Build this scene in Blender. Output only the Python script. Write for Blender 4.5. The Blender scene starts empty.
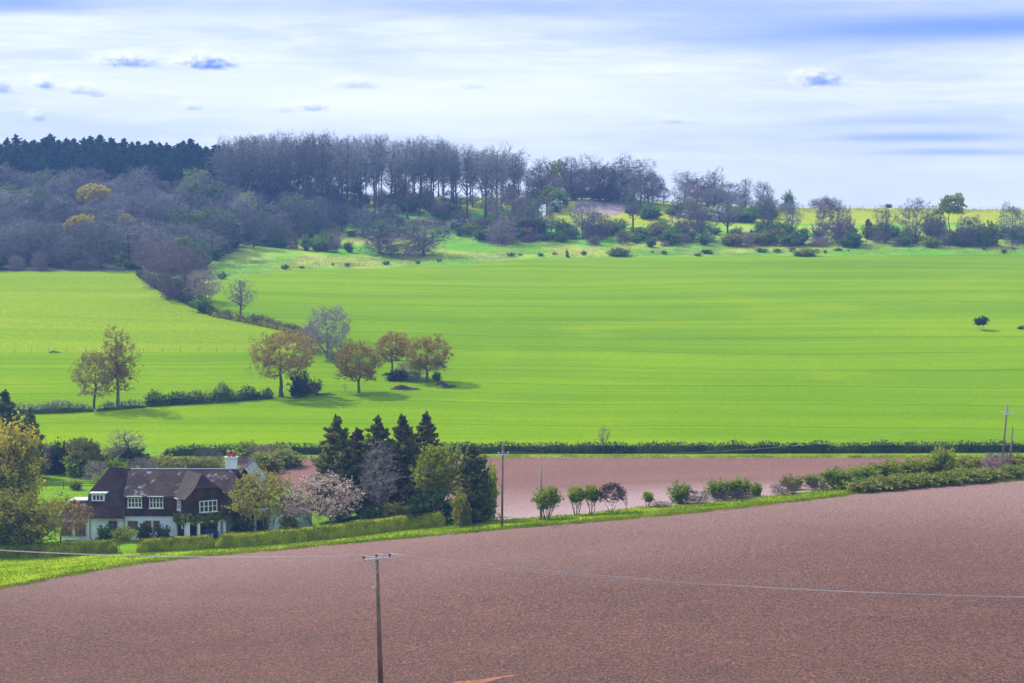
import bpy, math, random
import numpy as np
from mathutils import Vector, Matrix
from mathutils.geometry import delaunay_2d_cdt
R = math.radians
sc = bpy.context.scene
COL = sc.collection
# ------------------------------------------------------------------ camera
FPX = 1991.0; PITCH = math.atan(141.5/FPX)
sp_, cp_ = math.sin(PITCH), math.cos(PITCH)
cam = bpy.data.cameras.new('camera'); cam.lens = 36*FPX/1024; cam.sensor_width = 36
cam.clip_start = 1; cam.clip_end = 20000
camo = bpy.data.objects.new('camera', cam); COL.objects.link(camo)
camo.rotation_euler = (math.pi/2-PITCH, 0, 0); sc.camera = camo

def slope(py):
    v = (341.5-np.asarray(py, float))/FPX
    return (-sp_+v*cp_)/(cp_+v*sp_)
def pix(px, py, Y):
    """world point seen at a pixel at depth Y (camera stands at the origin)"""
    u = (px-512.0)/FPX; v = (341.5-py)/FPX
    dy = cp_+v*sp_
    return Vector((u/dy*Y, Y, (-sp_+v*cp_)/dy*Y))
# ------------------------------------------------------------------ terrain
# feature lines across the valley: (column, distance, picture row of the ground there)
def zz(px, Y, z): return (px, Y, 'z', z)
FEAT = [
 [zz(0,3,-1.8), zz(1024,3,-1.8)],
 [zz(0,12,-5.2), zz(1024,12,-5.2)],
 [zz(0,60,-20.5), zz(1024,60,-19.5)],
 [(-200,133,736),(0,133,729),(380,133,706),(1024,133,692)],
 [(0,205,588),(130,225,564),(260,235,551),(410,235,537),(520,228,527),(640,232,517),(740,238,507),(880,250,490),(1024,262,479)],
 [zz(0,262,-44.6),zz(210,262,-44.4),zz(400,257,-41.5),(520,246,517),zz(640,250,-38.2),zz(760,258,-38),zz(900,272,-38),zz(1024,287,-38)],
 [zz(0,340,-44.6),zz(300,340,-43.9),(512,338,456),(1024,338,456)],
 [(0,400,404),(300,400,400),(512,400,400),(1024,400,400)],
 [(0,500,328),(300,500,331),(512,500,333),(1024,500,329)],
 [(0,585,288),(250,590,290),(512,600,288),(1024,600,286)],
 [(0,640,270),(150,640,270),(222,640,277),(290,650,269),(400,680,267),(510,700,259),(760,710,256),(1024,715,253)],
 [(0,720,230),(150,720,232),(250,700,255),(350,725,249),(450,745,248),(600,745,243),(1024,750,241)],
 [(0,790,196),(150,790,198),(250,780,222),(350,780,225),(450,785,219),(600,800,221),(760,800,226),(1024,800,228)],
 [(0,850,172),(150,850,172),(230,840,178),(300,835,190),(400,830,197),(500,835,198),(600,850,198),(700,870,203),(760,880,207),(850,900,209),(1024,900,208)],
 [zz(0,1000,5),zz(200,1000,0),zz(400,1000,-6),zz(1024,1000,-12)],
 [zz(0,1500,-40),zz(1024,1500,-40)],
]
PX0, PX1, DPX = -1600, 2632, 8
PXS = np.arange(PX0, PX1+1, DPX, dtype=float)
NR = 420
TY = np.geomspace(3, 1500, NR); LT = np.log(TY)
FY = []; FZ = []
g = np.exp(-0.5*(np.arange(-12,13)/4.0)**2); g /= g.sum()
for f in FEAT:
    xs = [q[0] for q in f]; ys = [q[1] for q in f]
    zs = [q[3] if q[2]=='z' else float(slope(q[2]))*q[1] for q in f]
    yy = np.interp(PXS, xs, ys); z_ = np.interp(PXS, xs, zs)
    sm = lambda a: np.convolve(np.pad(a, 12, mode='edge'), g, mode='valid')
    FY.append(sm(yy)); FZ.append(sm(z_))
FY = np.array(FY); FZ = np.array(FZ)
def pchip(x, y, q):
    h = np.diff(x); d = np.diff(y)/h
    m = np.zeros_like(y)
    for i in range(1, len(x)-1):
        if d[i-1]*d[i] > 0:
            w1 = 2*h[i]+h[i-1]; w2 = h[i]+2*h[i-1]
            m[i] = (w1+w2)/(w1/d[i-1]+w2/d[i])
    m[0] = d[0]; m[-1] = d[-1]
    k = np.clip(np.searchsorted(x, q)-1, 0, len(x)-2)
    t = (q-x[k])/h[k]
    return (2*t**3-3*t**2+1)*y[k]+(t**3-2*t**2+t)*h[k]*m[k]+(-2*t**3+3*t**2)*y[k+1]+(t**3-t**2)*h[k]*m[k+1]
TAB = np.array([pchip(FY[:,i], FZ[:,i], TY) for i in range(len(PXS))])
# gentle natural undulation
def und(X, Y):
    return (0.5*np.sin(X*0.021+Y*0.013)*np.sin(Y*0.017-X*0.008+1.3)+0.25*np.sin(X*0.06+1)*np.sin(Y*0.045+2))*np.clip((np.asarray(Y)-360)/300, 0, 1)
def Hpar(pxa, Y):
    """ground height at (azimuth column, depth)"""
    pxa = np.asarray(pxa, float); Y = np.asarray(Y, float)
    a = np.clip((pxa-PX0)/DPX, 0, len(PXS)-1.001); b = np.clip((np.log(np.maximum(Y, 3))-LT[0])/(LT[1]-LT[0]), 0, NR-1.001)
    i = a.astype(int); j = b.astype(int); fa = a-i; fb = b-j
    z = (TAB[i,j]*(1-fa)*(1-fb)+TAB[i+1,j]*fa*(1-fb)+TAB[i,j+1]*(1-fa)*fb+TAB[i+1,j+1]*fa*fb)
    return z+und((pxa-512)/FPX*Y, Y)
def H(X, Y): return Hpar(512+FPX*np.asarray(X, float)/np.asarray(Y, float), Y)
QY = np.geomspace(40, 1400, 5000)
def gp(px, py):
    """where the sight line through a pixel meets the ground"""
    u = (px-512.0)/FPX; v = (341.5-py)/FPX; dy = cp_+v*sp_
    X = u/dy*QY; z = (-sp_+v*cp_)/dy*QY
    d = z-H(X, QY)
    k = np.argmax(d <= 0) if (d <= 0).any() else len(QY)-1
    if k > 0 and d[k] <= 0:
        t = d[k-1]/(d[k-1]-d[k]); Y = QY[k-1]*(1-t)+QY[k]*t
    else: Y = QY[k]
    return Vector((u/dy*Y, Y, float(H(u/dy*Y, Y))))
def gY(px, Y):
    X = (px-512.0)/FPX*Y
    return Vector((X, Y, float(H(X, Y))))
# ------------------------------------------------------------------ objects, tags
def tag(o, label=None, cat=None, group=None, kind=None):
    if label: o['label'] = label
    if cat: o['category'] = cat
    if group: o['group'] = group
    if kind: o['kind'] = kind
    return o
def link(name, data, parent=None, loc=None):
    o = bpy.data.objects.new(name, data); COL.objects.link(o)
    if parent: o.parent = parent
    if loc is not None: o.location = loc
    return o
def empty(name, loc, rz=0.0):
    o = link(name, None, None, loc); o.rotation_euler = (0,0,rz); o.empty_display_size = 0.5
    return o
def mesh_np(name, V, F, mats, mi=None, smooth=False):
    V = np.asarray(V, np.float32); F = np.asarray(F, np.int32); k = F.shape[1]
    me = bpy.data.meshes.new(name)
    me.vertices.add(len(V)); me.vertices.foreach_set('co', V.ravel())
    me.loops.add(F.size); me.loops.foreach_set('vertex_index', F.ravel())
    me.polygons.add(len(F))
    me.polygons.foreach_set('loop_start', np.arange(0, F.size, k, dtype=np.int32))
    me.polygons.foreach_set('loop_total', np.full(len(F), k, np.int32))
    for m in (mats if isinstance(mats, (list, tuple)) else [mats]): me.materials.append(m)
    if mi is not None: me.polygons.foreach_set('material_index', np.asarray(mi, np.int32))
    if smooth: me.polygons.foreach_set('use_smooth', np.ones(len(F), bool))
    me.update(calc_edges=True); me.validate()
    return me
# ------------------------------------------------------------------ materials
class NT:
    def __init__(s, nt): s.nt = nt
    def n(s, typ, **kw):
        nd = s.nt.nodes.new(typ)
        for k, v in kw.items():
            if k.startswith('i_'):
                key = k[2:]; key = int(key) if key.isdigit() else key.replace('_', ' ')
                s.set(nd.inputs[key], v)
            else: setattr(nd, k, v)
        return nd
    def set(s, sock, v):
        if isinstance(v, bpy.types.NodeSocket): s.nt.links.new(v, sock)
        elif isinstance(v, bpy.types.Node): s.nt.links.new(v.outputs[0], sock)
        else:
            if sock.type == 'RGBA' and len(v) == 3: v = (*v, 1)
            sock.default_value = v
    def math(s, op, a, b=0.0, clamp=False):
        nd = s.nt.nodes.new('ShaderNodeMath'); nd.operation = op; nd.use_clamp = clamp
        s.set(nd.inputs[0], a); s.set(nd.inputs[1], b); return nd.outputs[0]
    def mix(s, f, a, b, mode='MIX'):
        nd = s.nt.nodes.new('ShaderNodeMix'); nd.data_type = 'RGBA'; nd.blend_type = mode; nd.clamp_factor = True
        s.set(nd.inputs[0], f); s.set(nd.inputs[6], a); s.set(nd.inputs[7], b); return nd.outputs[2]
    def mapr(s, v, a, b, c=0.0, d=1.0, smooth=True):
        nd = s.nt.nodes.new('ShaderNodeMapRange'); nd.clamp = True
        if smooth: nd.interpolation_type = 'SMOOTHSTEP'
        s.set(nd.inputs[0], v)
        for i, q in enumerate((a, b, c, d)): nd.inputs[i+1].default_value = q
        return nd.outputs[0]
    def noise(s, vec, scale, detail=3, rough=0.55, dist=0.0):
        nd = s.n('ShaderNodeTexNoise', i_Scale=scale, i_Detail=detail, i_Roughness=rough, i_Distortion=dist)
        if vec is not None: s.set(nd.inputs['Vector'], vec)
        return nd.outputs['Fac']
    def vmap(s, vec, scale=(1,1,1), rot=(0,0,0), loc=(0,0,0)):
        nd = s.nt.nodes.new('ShaderNodeMapping'); s.set(nd.inputs[0], vec)
        nd.inputs['Scale'].default_value = scale; nd.inputs['Rotation'].default_value = rot; nd.inputs['Location'].default_value = loc
        return nd.outputs[0]
def newmat(name):
    m = bpy.data.materials.new(name); m.use_nodes = True; m.node_tree.nodes.clear()
    t = NT(m.node_tree); out = t.n('ShaderNodeOutputMaterial')
    return m, t, out
def pos(t): return t.n('ShaderNodeNewGeometry').outputs['Position']
def opos(t): return t.n('ShaderNodeTexCoord').outputs['Object']
def leafmat(name, c1, c2, trans=0.35, scale=0.6):
    m, t, out = newmat(name)
    p = opos(t); n = t.noise(p, scale, 3, 0.6)
    rnd = t.n('ShaderNodeObjectInfo').outputs['Random']
    f = t.math('ADD', t.mapr(n, 0.35, 0.65), t.math('MULTIPLY', t.math('SUBTRACT', rnd, 0.5), 0.5), True)
    c = t.mix(f, c1, c2)
    v = t.mapr(t.noise(p, 6.0, 2, 0.6), 0.3, 0.7, 0.72, 1.25)
    c = t.mix(1.0, c, t.n('ShaderNodeCombineColor', i_0=v, i_1=v, i_2=v), 'MULTIPLY')
    d = t.n('ShaderNodeBsdfDiffuse', i_Color=c); tr = t.n('ShaderNodeBsdfTranslucent', i_Color=c)
    mx = t.n('ShaderNodeMixShader', i_0=trans, i_1=d, i_2=tr)
    t.set(out.inputs[0], mx); return m
def barkmat(name, c1, c2, scale=3.0):
    m, t, out = newmat(name)
    p = opos(t)
    rnd = t.n('ShaderNodeObjectInfo').outputs['Random']
    f = t.math('ADD', t.mapr(t.noise(t.vmap(p, (1,1,.3)), scale, 4, 0.65), 0.35, 0.65, 0, 0.7), t.math('MULTIPLY', rnd, 0.35), True)
    cc = t.mix(f, c1, c2)
    r2 = t.math('FRACT', t.math('MULTIPLY', rnd, 17.3)); v = t.mapr(r2, 0, 1, 0.58, 1.38, False)
    cc = t.mix(1.0, cc, t.n('ShaderNodeCombineColor', i_0=v, i_1=v, i_2=v), 'MULTIPLY')
    b = t.n('ShaderNodeBsdfPrincipled', i_Base_Color=cc, i_Roughness=0.9)
    b.inputs['Specular IOR Level'].default_value = 0.2
    t.set(out.inputs[0], b); return m
def plain(name, c, rough=0.6, spec=0.4, metal=0.0, var=0.15, scale=4.0):
    m, t, out = newmat(name)
    v = t.mapr(t.noise(opos(t), scale, 4, 0.6), 0.3, 0.7, 1-var, 1+var)
    cc = t.mix(1.0, c, t.n('ShaderNodeCombineColor', i_0=v, i_1=v, i_2=v), 'MULTIPLY')
    b = t.n('ShaderNodeBsdfPrincipled', i_Base_Color=cc, i_Roughness=rough, i_Metallic=metal)
    b.inputs['Specular IOR Level'].default_value = spec
    t.set(out.inputs[0], b); return m
M = {}
M['bark'] = barkmat('bark', (0.075,0.058,0.045), (0.16,0.135,0.11))
M['twig'] = barkmat('bare_twig', (0.142,0.150,0.165), (0.27,0.27,0.255), 0.5)
M['twig_lilac'] = barkmat('lilac_twig', (0.19,0.15,0.155), (0.30,0.24,0.225), 0.5)
M['twig_oak'] = barkmat('oak_twig', (0.15,0.115,0.055), (0.25,0.19,0.09), 0.5)
M['twig_grey'] = barkmat('grey_twig', (0.17,0.155,0.155), (0.30,0.27,0.26), 0.5)
M['twig_red'] = barkmat('red_twig', (0.17,0.105,0.08), (0.26,0.17,0.13), 0.5)
M['bronze'] = leafmat('bronze_leaf', (0.38,0.26,0.03), (0.48,0.37,0.05), .45)
M['gold'] = leafmat('gold_green_leaf', (0.36,0.33,0.03), (0.48,0.44,0.05), .45)
M['ochre'] = leafmat('ochre_leaf', (0.44,0.37,0.025), (0.56,0.47,0.045), .45)
M['spring'] = leafmat('spring_leaf', (0.26,0.32,0.015), (0.42,0.46,0.03), 0.45)
M['mid'] = leafmat('mid_leaf', (0.15,0.23,0.02), (0.29,0.36,0.03), .45)
M['olive'] = leafmat('olive_leaf', (0.19,0.20,0.03), (0.33,0.32,0.05), .4)
M['dark'] = leafmat('dark_leaf', (0.022,0.055,0.015), (0.06,0.11,0.022), 0.3)
M['conifer'] = leafmat('conifer_needle', (0.10,0.15,0.045), (0.24,0.26,0.065), 0.45)
M['conifer_brown'] = leafmat('brown_conifer_needle', (0.075,0.07,0.03), (0.15,0.125,0.05), 0.3)
M['pine'] = leafmat('pine_needle', (0.02,0.075,0.055), (0.05,0.13,0.075), 0.35)
M['blossom'] = leafmat('blossom_petal', (0.58,0.42,0.36), (0.82,0.73,0.66), 0.4)
M['whiteblossom'] = leafmat('white_blossom_petal', (0.45,0.47,0.50), (0.7,0.72,0.72), 0.4)
M['hedge'] = leafmat('hedge_leaf', (0.15,0.20,0.012), (0.30,0.35,0.02), 0.12)
M['hedgered'] = leafmat('russet_hedge_leaf', (0.14,0.06,0.03), (0.2,0.11,0.03), 0.3)
M['fieldhedge'] = leafmat('field_hedge_leaf', (0.028,0.065,0.014), (0.09,0.13,0.025), 0.3, 0.25)
M['bramble'] = leafmat('bramble_leaf', (0.20,0.25,0.03), (0.36,0.37,0.09), 0.4)
M['hillgreen'] = leafmat('hill_shrub_leaf', (0.06,0.16,0.03), (0.19,0.30,0.04), 0.4)
M['hillspring'] = leafmat('hill_spring_leaf', (0.20,0.28,0.025), (0.32,0.38,0.04), 0.4)
M['grass'] = leafmat('rough_grass_blade', (0.15,0.24,0.010), (0.26,0.32,0.016), 0.4, 0.15)
M['drygrass'] = leafmat('dry_grass_blade', (0.28,0.30,0.06), (0.42,0.40,0.15), 0.4, 0.15)
M['wood'] = barkmat('pole_wood', (0.13,0.095,0.06), (0.25,0.19,0.12), 2.0)
M['greywood'] = barkmat('grey_pole_wood', (0.16,0.14,0.115), (0.30,0.26,0.22), 2.0)
M['zinc'] = plain('zinc_steel', (0.50,0.58,0.64), 0.45, 0.5, 0.2)
M['wire'] = plain('aluminium_wire', (0.52,0.52,0.54), 0.5, 0.4, 0.3)
M['ceramic'] = plain('dark_insulator', (0.04,0.035,0.05), 0.3, 0.5)
M['whitepaint'] = plain('white_paint', (0.74,0.78,0.80), 0.6, 0.3, 0, 0.08)
M['render'] = plain('white_render', (0.70,0.78,0.82), 0.85, 0.2, 0, 0.1, 1.2)
M['shadepaint'] = plain('painted_doorway_shade', (0.02,0.02,0.022), 0.9, 0.1)
M['terracotta'] = plain('terracotta', (0.34,0.09,0.05), 0.8, 0.2)
M['shedgreen'] = plain('pale_green_paint', (0.36,0.52,0.46), 0.7, 0.3, 0, 0.12, 1.5)
M['leadroof'] = plain('lead_roof', (0.55,0.62,0.66), 0.6, 0.3)
M['carpaint'] = plain('blue_car_paint', (0.012,0.03,0.18), 0.3, 0.6, 0.1, 0.03)
M['rubber'] = plain('tyre_rubber', (0.015,0.015,0.016), 0.9, 0.1)
M['alloy'] = plain('wheel_alloy', (0.5,0.5,0.52), 0.35, 0.5, 0.7)
M['lampglass'] = plain('lamp_glass', (0.6,0.62,0.65), 0.15, 0.6)
M['woodframe'] = plain('brown_window_frame', (0.22,0.13,0.07), 0.7, 0.3)
def glassmat():
    m, t, out = newmat('window_glass')
    b = t.n('ShaderNodeBsdfPrincipled', i_Base_Color=(0.05,0.06,0.07), i_Roughness=0.08)
    b.inputs['Specular IOR Level'].default_value = 0.7
    t.set(out.inputs[0], b); return m
M['glass'] = glassmat()
def tilemat(name, c1, c2, lichen, lc=(0.30,0.31,0.34)):
    """courses of clay tiles with lichen patches"""
    m, t, out = newmat(name)
    p = opos(t)
    br = t.n('ShaderNodeTexBrick', i_Vector=t.vmap(p, (1,1,1), (R(90),0,0)), i_Scale=1.0, i_Mortar_Size=0.012, i_Color1=c1, i_Color2=c2, i_Mortar=tuple(q*0.45 for q in c1))
    br.inputs['Brick Width'].default_value = 0.24; br.inputs['Row Height'].default_value = 0.16
    big = t.noise(p, 0.5, 3, 0.6)
    c = t.mix(t.mapr(big, 0.42, 0.68, 0, 0.6), br.outputs['Color'], tuple(min(1, q*1.9) for q in c2))
    l = t.mapr(t.math('MULTIPLY', t.noise(p, 1.1, 5, 0.7), t.mapr(t.noise(p, 0.28, 2, 0.5), 0.35, 0.6, 0.7, 1.1)), lichen, lichen+0.12, 0, .75)
    c = t.mix(l, c, lc)
    b = t.n('ShaderNodeBsdfPrincipled', i_Base_Color=c, i_Roughness=0.85)
    b.inputs['Specular IOR Level'].default_value = 0.25
    bm_ = t.n('ShaderNodeBump', i_Strength=0.5, i_Distance=0.03, i_Height=br.outputs['Fac']); bm_.invert = True
    t.set(b.inputs['Normal'], bm_); t.set(out.inputs[0], b); return m
M['tile'] = tilemat('old_clay_tile', (0.030,0.019,0.017), (0.046,0.028,0.024), 0.565)
M['tilebrown'] = tilemat('brown_clay_tile', (0.032,0.024,0.021), (0.050,0.033,0.027), 0.68)
M['tilepale'] = tilemat('lichened_tile', (0.16,0.17,0.16), (0.24,0.26,0.24), 0.40, (0.42,0.50,0.48))
M['tilehung'] = tilemat('hung_tile', (0.036,0.022,0.018), (0.06,0.034,0.026), 0.75)
# ---- ground materials
def soilmat(name, c_dark, c_mid, c_orange, c_pale, palefn):
    m, t, out = newmat(name)
    p = pos(t)
    rows = t.vmap(p, (1.5,0.75,1), (0,0,R(-9)))
    clod = t.noise(rows, 2.9, 3, 0.7); fine = t.noise(t.vmap(p, (1.4,.8,1)), 4.5, 2, 0.7)
    mid = t.noise(t.vmap(p, (.9,.7,1), (0,0,R(-9))), 0.2, 4, 0.65); big = t.noise(p, 0.018, 3, 0.5)
    c = t.mix(t.mapr(t.math('ADD', t.math('MULTIPLY', clod, 0.88), t.math('MULTIPLY', mid, 0.12)), 0.38, 0.60), c_dark, c_mid)
    c = t.mix(t.mapr(t.noise(t.vmap(p, (1.2,.6,1), (0,0,R(-9)), (31,7,0)), 2.0, 3, 0.7), 0.57, 0.68, 0, 0.75), c, c_orange)
    damp = t.mapr(t.noise(t.vmap(p, (.5,1.3,1), (0,0,R(-9)), (5,5,0)), 0.05, 4, 0.6), 0.38, 0.66, 0.93, 1.05)
    c = t.mix(1.0, c, t.n('ShaderNodeCombineColor', i_0=damp, i_1=damp, i_2=damp), 'MULTIPLY')
    pale = palefn(t, p, big)
    c = t.mix(t.math('MULTIPLY', pale, t.mapr(fine, 0.25, 0.75, 0.55, 1.0)), c, c_pale)
    vv = t.mapr(fine, 0.25, 0.75, 0.6, 1.35)
    c = t.mix(1.0, c, t.n('ShaderNodeCombineColor', i_0=vv, i_1=vv, i_2=vv), 'MULTIPLY')
    b = t.n('ShaderNodeBsdfPrincipled', i_Base_Color=c, i_Roughness=0.9)
    b.inputs['Specular IOR Level'].default_value = 0.25
    h = t.math('ADD', t.math('MULTIPLY', clod, 1.0), t.math('MULTIPLY', fine, 0.5))
    t.set(b.inputs['Normal'], t.n('ShaderNodeBump', i_Strength=0.9, i_Distance=0.22, i_Height=h))
    t.set(out.inputs[0], b); return m
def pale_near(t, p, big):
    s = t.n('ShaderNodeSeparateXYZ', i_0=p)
    # soil colour turns paler with distance toward the far brow of the field
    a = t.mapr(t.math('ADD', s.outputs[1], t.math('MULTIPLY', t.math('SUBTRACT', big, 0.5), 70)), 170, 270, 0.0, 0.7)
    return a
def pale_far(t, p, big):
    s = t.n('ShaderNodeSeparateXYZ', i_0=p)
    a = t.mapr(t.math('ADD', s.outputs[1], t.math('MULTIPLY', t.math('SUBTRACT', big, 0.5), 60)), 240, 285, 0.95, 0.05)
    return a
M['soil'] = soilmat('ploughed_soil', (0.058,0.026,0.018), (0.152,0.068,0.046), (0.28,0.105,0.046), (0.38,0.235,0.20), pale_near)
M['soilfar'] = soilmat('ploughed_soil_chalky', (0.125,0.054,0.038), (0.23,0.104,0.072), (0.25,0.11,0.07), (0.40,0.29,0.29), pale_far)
M['scrape'] = plain('orange_subsoil', (0.27,0.10,0.05), 0.9, 0.2, 0, 0.3, 1.2)
M['earth'] = plain('bare_earth', (0.055,0.038,0.036), 0.95, 0.1, 0, 0.35, 0.8)
M['palesoil'] = plain('dry_pale_soil', (0.34,0.27,0.25), 0.95, 0.1, 0, 0.2, 0.2)
def fieldmat(name, c1, c2, c3, tram=True, speck=0.15):
    m, t, out = newmat(name)
    p = pos(t)
    warp = t.math('MULTIPLY', t.math('SUBTRACT', t.noise(p, 0.006, 2, 0.5), 0.5), 40)
    s = t.n('ShaderNodeSeparateXYZ', i_0=p)
    yy = t.math('ADD', t.math('ADD', s.outputs[1], warp), t.math('MULTIPLY', s.outputs[0], 0.05))
    st = t.noise(t.n('ShaderNodeCombineXYZ', i_0=t.math('MULTIPLY', s.outputs[0], 0.004), i_1=t.math('MULTIPLY', yy, 0.075), i_2=0.0), 1.0, 4, 0.62)
    st2 = t.noise(t.n('ShaderNodeCombineXYZ', i_0=t.math('MULTIPLY', s.outputs[0], 0.012), i_1=t.math('MULTIPLY', yy, 0.35), i_2=3.0), 1.0, 3, 0.6)
    patch = t.noise(t.vmap(p, (.6,1,1)), 0.011, 3, 0.55)
    f = t.math('ADD', t.math('MULTIPLY', st, 0.5), t.math('ADD', t.math('MULTIPLY', st2, 0.2), t.math('MULTIPLY', patch, 0.3)))
    c = t.mix(t.mapr(f, 0.33, 0.66), c1, c2)
    c = t.mix(t.mapr(t.noise(p, 0.02, 4, 0.6), 0.52, 0.75, 0, 0.6), c, c3)
    fine = t.noise(p, 1.3, 4, 0.75)
    vv = t.mapr(fine, 0.25, 0.75, 1-speck, 1+speck)
    c = t.mix(1.0, c, t.n('ShaderNodeCombineColor', i_0=vv, i_1=vv, i_2=vv), 'MULTIPLY')
    if tram:
        ph = t.math('FRACT', t.math('DIVIDE', yy, 24.0))
        ln = t.mapr(t.math('ABSOLUTE', t.math('SUBTRACT', ph, 0.5)), 0.012, 0.035, 1, 0)
        c = t.mix(t.math('MULTIPLY', ln, 0.38), c, tuple(q*0.55 for q in c1))
    d = t.n('ShaderNodeBsdfDiffuse', i_Color=c)
    t.set(d.inputs['Normal'], t.n('ShaderNodeBump', i_Strength=0.6, i_Distance=0.15, i_Height=fine))
    t.set(out.inputs[0], d); return m
M['crop'] = fieldmat('young_cereal', (0.105,0.22,0.0), (0.195,0.315,0.0), (0.225,0.32,0.0))
M['pasture'] = fieldmat('pasture_grass', (0.155,0.26,0.004), (0.235,0.33,0.008), (0.31,0.33,0.03), False, 0.3)
M['verge'] = fieldmat('verge_grass', (0.15,0.25,0.006), (0.25,0.33,0.010), (0.25,0.26,0.025), False, 0.3)
M['lawn'] = fieldmat('garden_grass', (0.10,0.22,0.008), (0.18,0.32,0.01), (0.17,0.22,0.02), False, 0.35)
M['meadow'] = fieldmat('hill_meadow_grass', (0.28,0.34,0.02), (0.38,0.42,0.03), (0.20,0.28,0.02), False, 0.3)
def hillmat():
    m, t, out = newmat('hillside_grass')
    p = pos(t)
    c = t.mix(t.mapr(t.noise(p, 0.035, 4, 0.6), 0.42, 0.6), (0.13,0.35,0.015), (0.34,0.42,0.06))
    c = t.mix(t.mapr(t.noise(t.vmap(p, (1,1,1), (0,0,0), (50,9,0)), 0.08, 5, 0.7), 0.52, 0.68, 0, 0.8), c, (0.36,0.32,0.17))
    c = t.mix(t.mapr(t.noise(p, 0.3, 4, 0.7), 0.55, 0.72, 0, 0.7), c, (0.07,0.12,0.03))
    d = t.n('ShaderNodeBsdfDiffuse', i_Color=c)
    t.set(d.inputs['Normal'], t.n('ShaderNodeBump', i_Strength=0.8, i_Distance=0.4, i_Height=t.noise(p, 0.5, 4, 0.7)))
    t.set(out.inputs[0], d); return m
M['hill'] = hillmat()
M['floor'] = plain('woodland_floor', (0.10,0.13,0.045), 0.95, 0.1, 0, 0.5, 0.08)
# ------------------------------------------------------------------ ground sheet split along field boundaries
def line(pts, a, b, n):
    xs = np.linspace(a, b, n)
    return [(x, float(np.interp(x, [q[0] for q in pts], [q[1] for q in pts]))) for x in xs]
E = [(0,588),(60,576),(130,564),(200,556),(260,551),(330,544),(410,537),(465,532),(520,527),(580,522),(640,517),(740,507),(810,499),(880,490),(950,484.5),(1024,479)]
V = [(0,561),(60,557),(120,553),(220,548),(330,538),(450,525),(500,519.5),(520,518.5),(590,513),(640,507.5),(700,503),(760,497),(820,490),(900,483),(1024,474)]
Ftop = [(205,284),(222,279),(250,275.5),(290,269.5),(382,268),(461,265),(510,259.5),(600,257.5),(760,256),(1024,254)]
T = [(330,349),(310,341),(290,331),(250,322),(215,316),(185,301),(158,288),(140,274.5)]
XL, XR = -600, 1650
def par(P):  # world -> (column, row) parameter plane
    return (512+FPX*P[0]/P[1], 200*math.log(P[1]))
def dens(poly, step=14):
    o = []
    for i in range(len(poly)):
        a, b = poly[i], poly[(i+1) % len(poly)]
        n = max(1, int(math.hypot(b[0]-a[0], b[1]-a[1])/step))
        o += [(a[0]+(b[0]-a[0])*k/n, a[1]+(b[1]-a[1])*k/n) for k in range(n)]
    return o
def zone(pxpoly, tail=()):
    return [par(gp(*q)) for q in pxpoly]+[(a, 200*math.log(b)) for a, b in tail]
wob = random.Random(5)
def wiggle(l, s): return [(x, y+wob.uniform(-s, s)) for x, y in l]
Eline = wiggle(line(E, XL, XR, 170), 0.35); Vline = line(V, XL, XR, 110)
bot = lambda x: 453.3 if x > 240 else 447
ellipse = lambda cx, cy, rx, ry, n=18: [(cx+rx*math.cos(2*math.pi*k/n)*wob.uniform(.85,1.15), cy+ry*math.sin(2*math.pi*k/n)*wob.uniform(.8,1.2)) for k in range(n)]
ZONES = [  # later ones win
 ('hillside', 'hill', None),
 ('woodland_floor', 'floor', zone([(XL,271.5),(60,271.5),(138,271.5),(205,264),(225,255),(262,240),(300,238),(345,228),(352,215)], [(380,850),(480,835),(500,1050),(XL,1050)])),
 ('hill_meadow', 'meadow', zone(line([(545,226),(1024,222)], 545, XR, 60), [(XR,1040),(545,1040)])),
 ('garden_ground', 'lawn', zone(Vline[:54]+[(500,519.5),(330,505),(240,470),(240,447)]+line([(240,447),(XL,447)][::-1], 230, XL, 40))),
 ('grass_verge', 'verge', zone(Eline+Vline[::-1])),
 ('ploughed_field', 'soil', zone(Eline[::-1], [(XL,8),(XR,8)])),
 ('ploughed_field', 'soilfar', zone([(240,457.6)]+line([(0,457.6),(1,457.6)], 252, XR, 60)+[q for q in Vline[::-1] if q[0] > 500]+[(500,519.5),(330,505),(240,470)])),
 ('field_margin', 'verge', zone(line([(0,457.6),(1,457.6)], 240, XR, 60)+line([(0,453.3),(1,453.3)], XR, 240, 60))),
 ('green_field', 'crop', zone(line([(0,453.3),(1,453.3)], XR, 240, 60)+[(240,447)]+line([(0,447),(1,447)], 232, XL, 40)+line([(0,352),(1,352)], XL, 300, 40)+[(318,349)]+dens(T, 8)[1:-14]+[(152,278)]+line(Ftop, 205, XR, 90))),
 ('pasture', 'pasture', zone(line([(0,352),(1,352)], XL, 300, 40)+[(318,349)]+dens(T, 8)[1:-14]+[(138,271.5)]+line([(0,271.5),(1,271.5)], 130, XL, 40))),
 ('bare_soil', 'palesoil', zone(ellipse(600, 208, 26, 7.5))),
 ('bare_soil', 'earth', zone(ellipse(449, 386.3, 8, 1.8))),
 ('bare_soil', 'earth', zone(ellipse(406, 389, 15, 1.6))),
 ('bare_soil', 'scrape', zone(wiggle(dens([(446,684),(458,682),(470,680.5),(484,679),(497,676.8),(512,674.8),(523,673.9),(512,675.9),(500,678.2),(490,681),(478,684)], 3), .6))),
]
GROUND_OBJ = []
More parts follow.
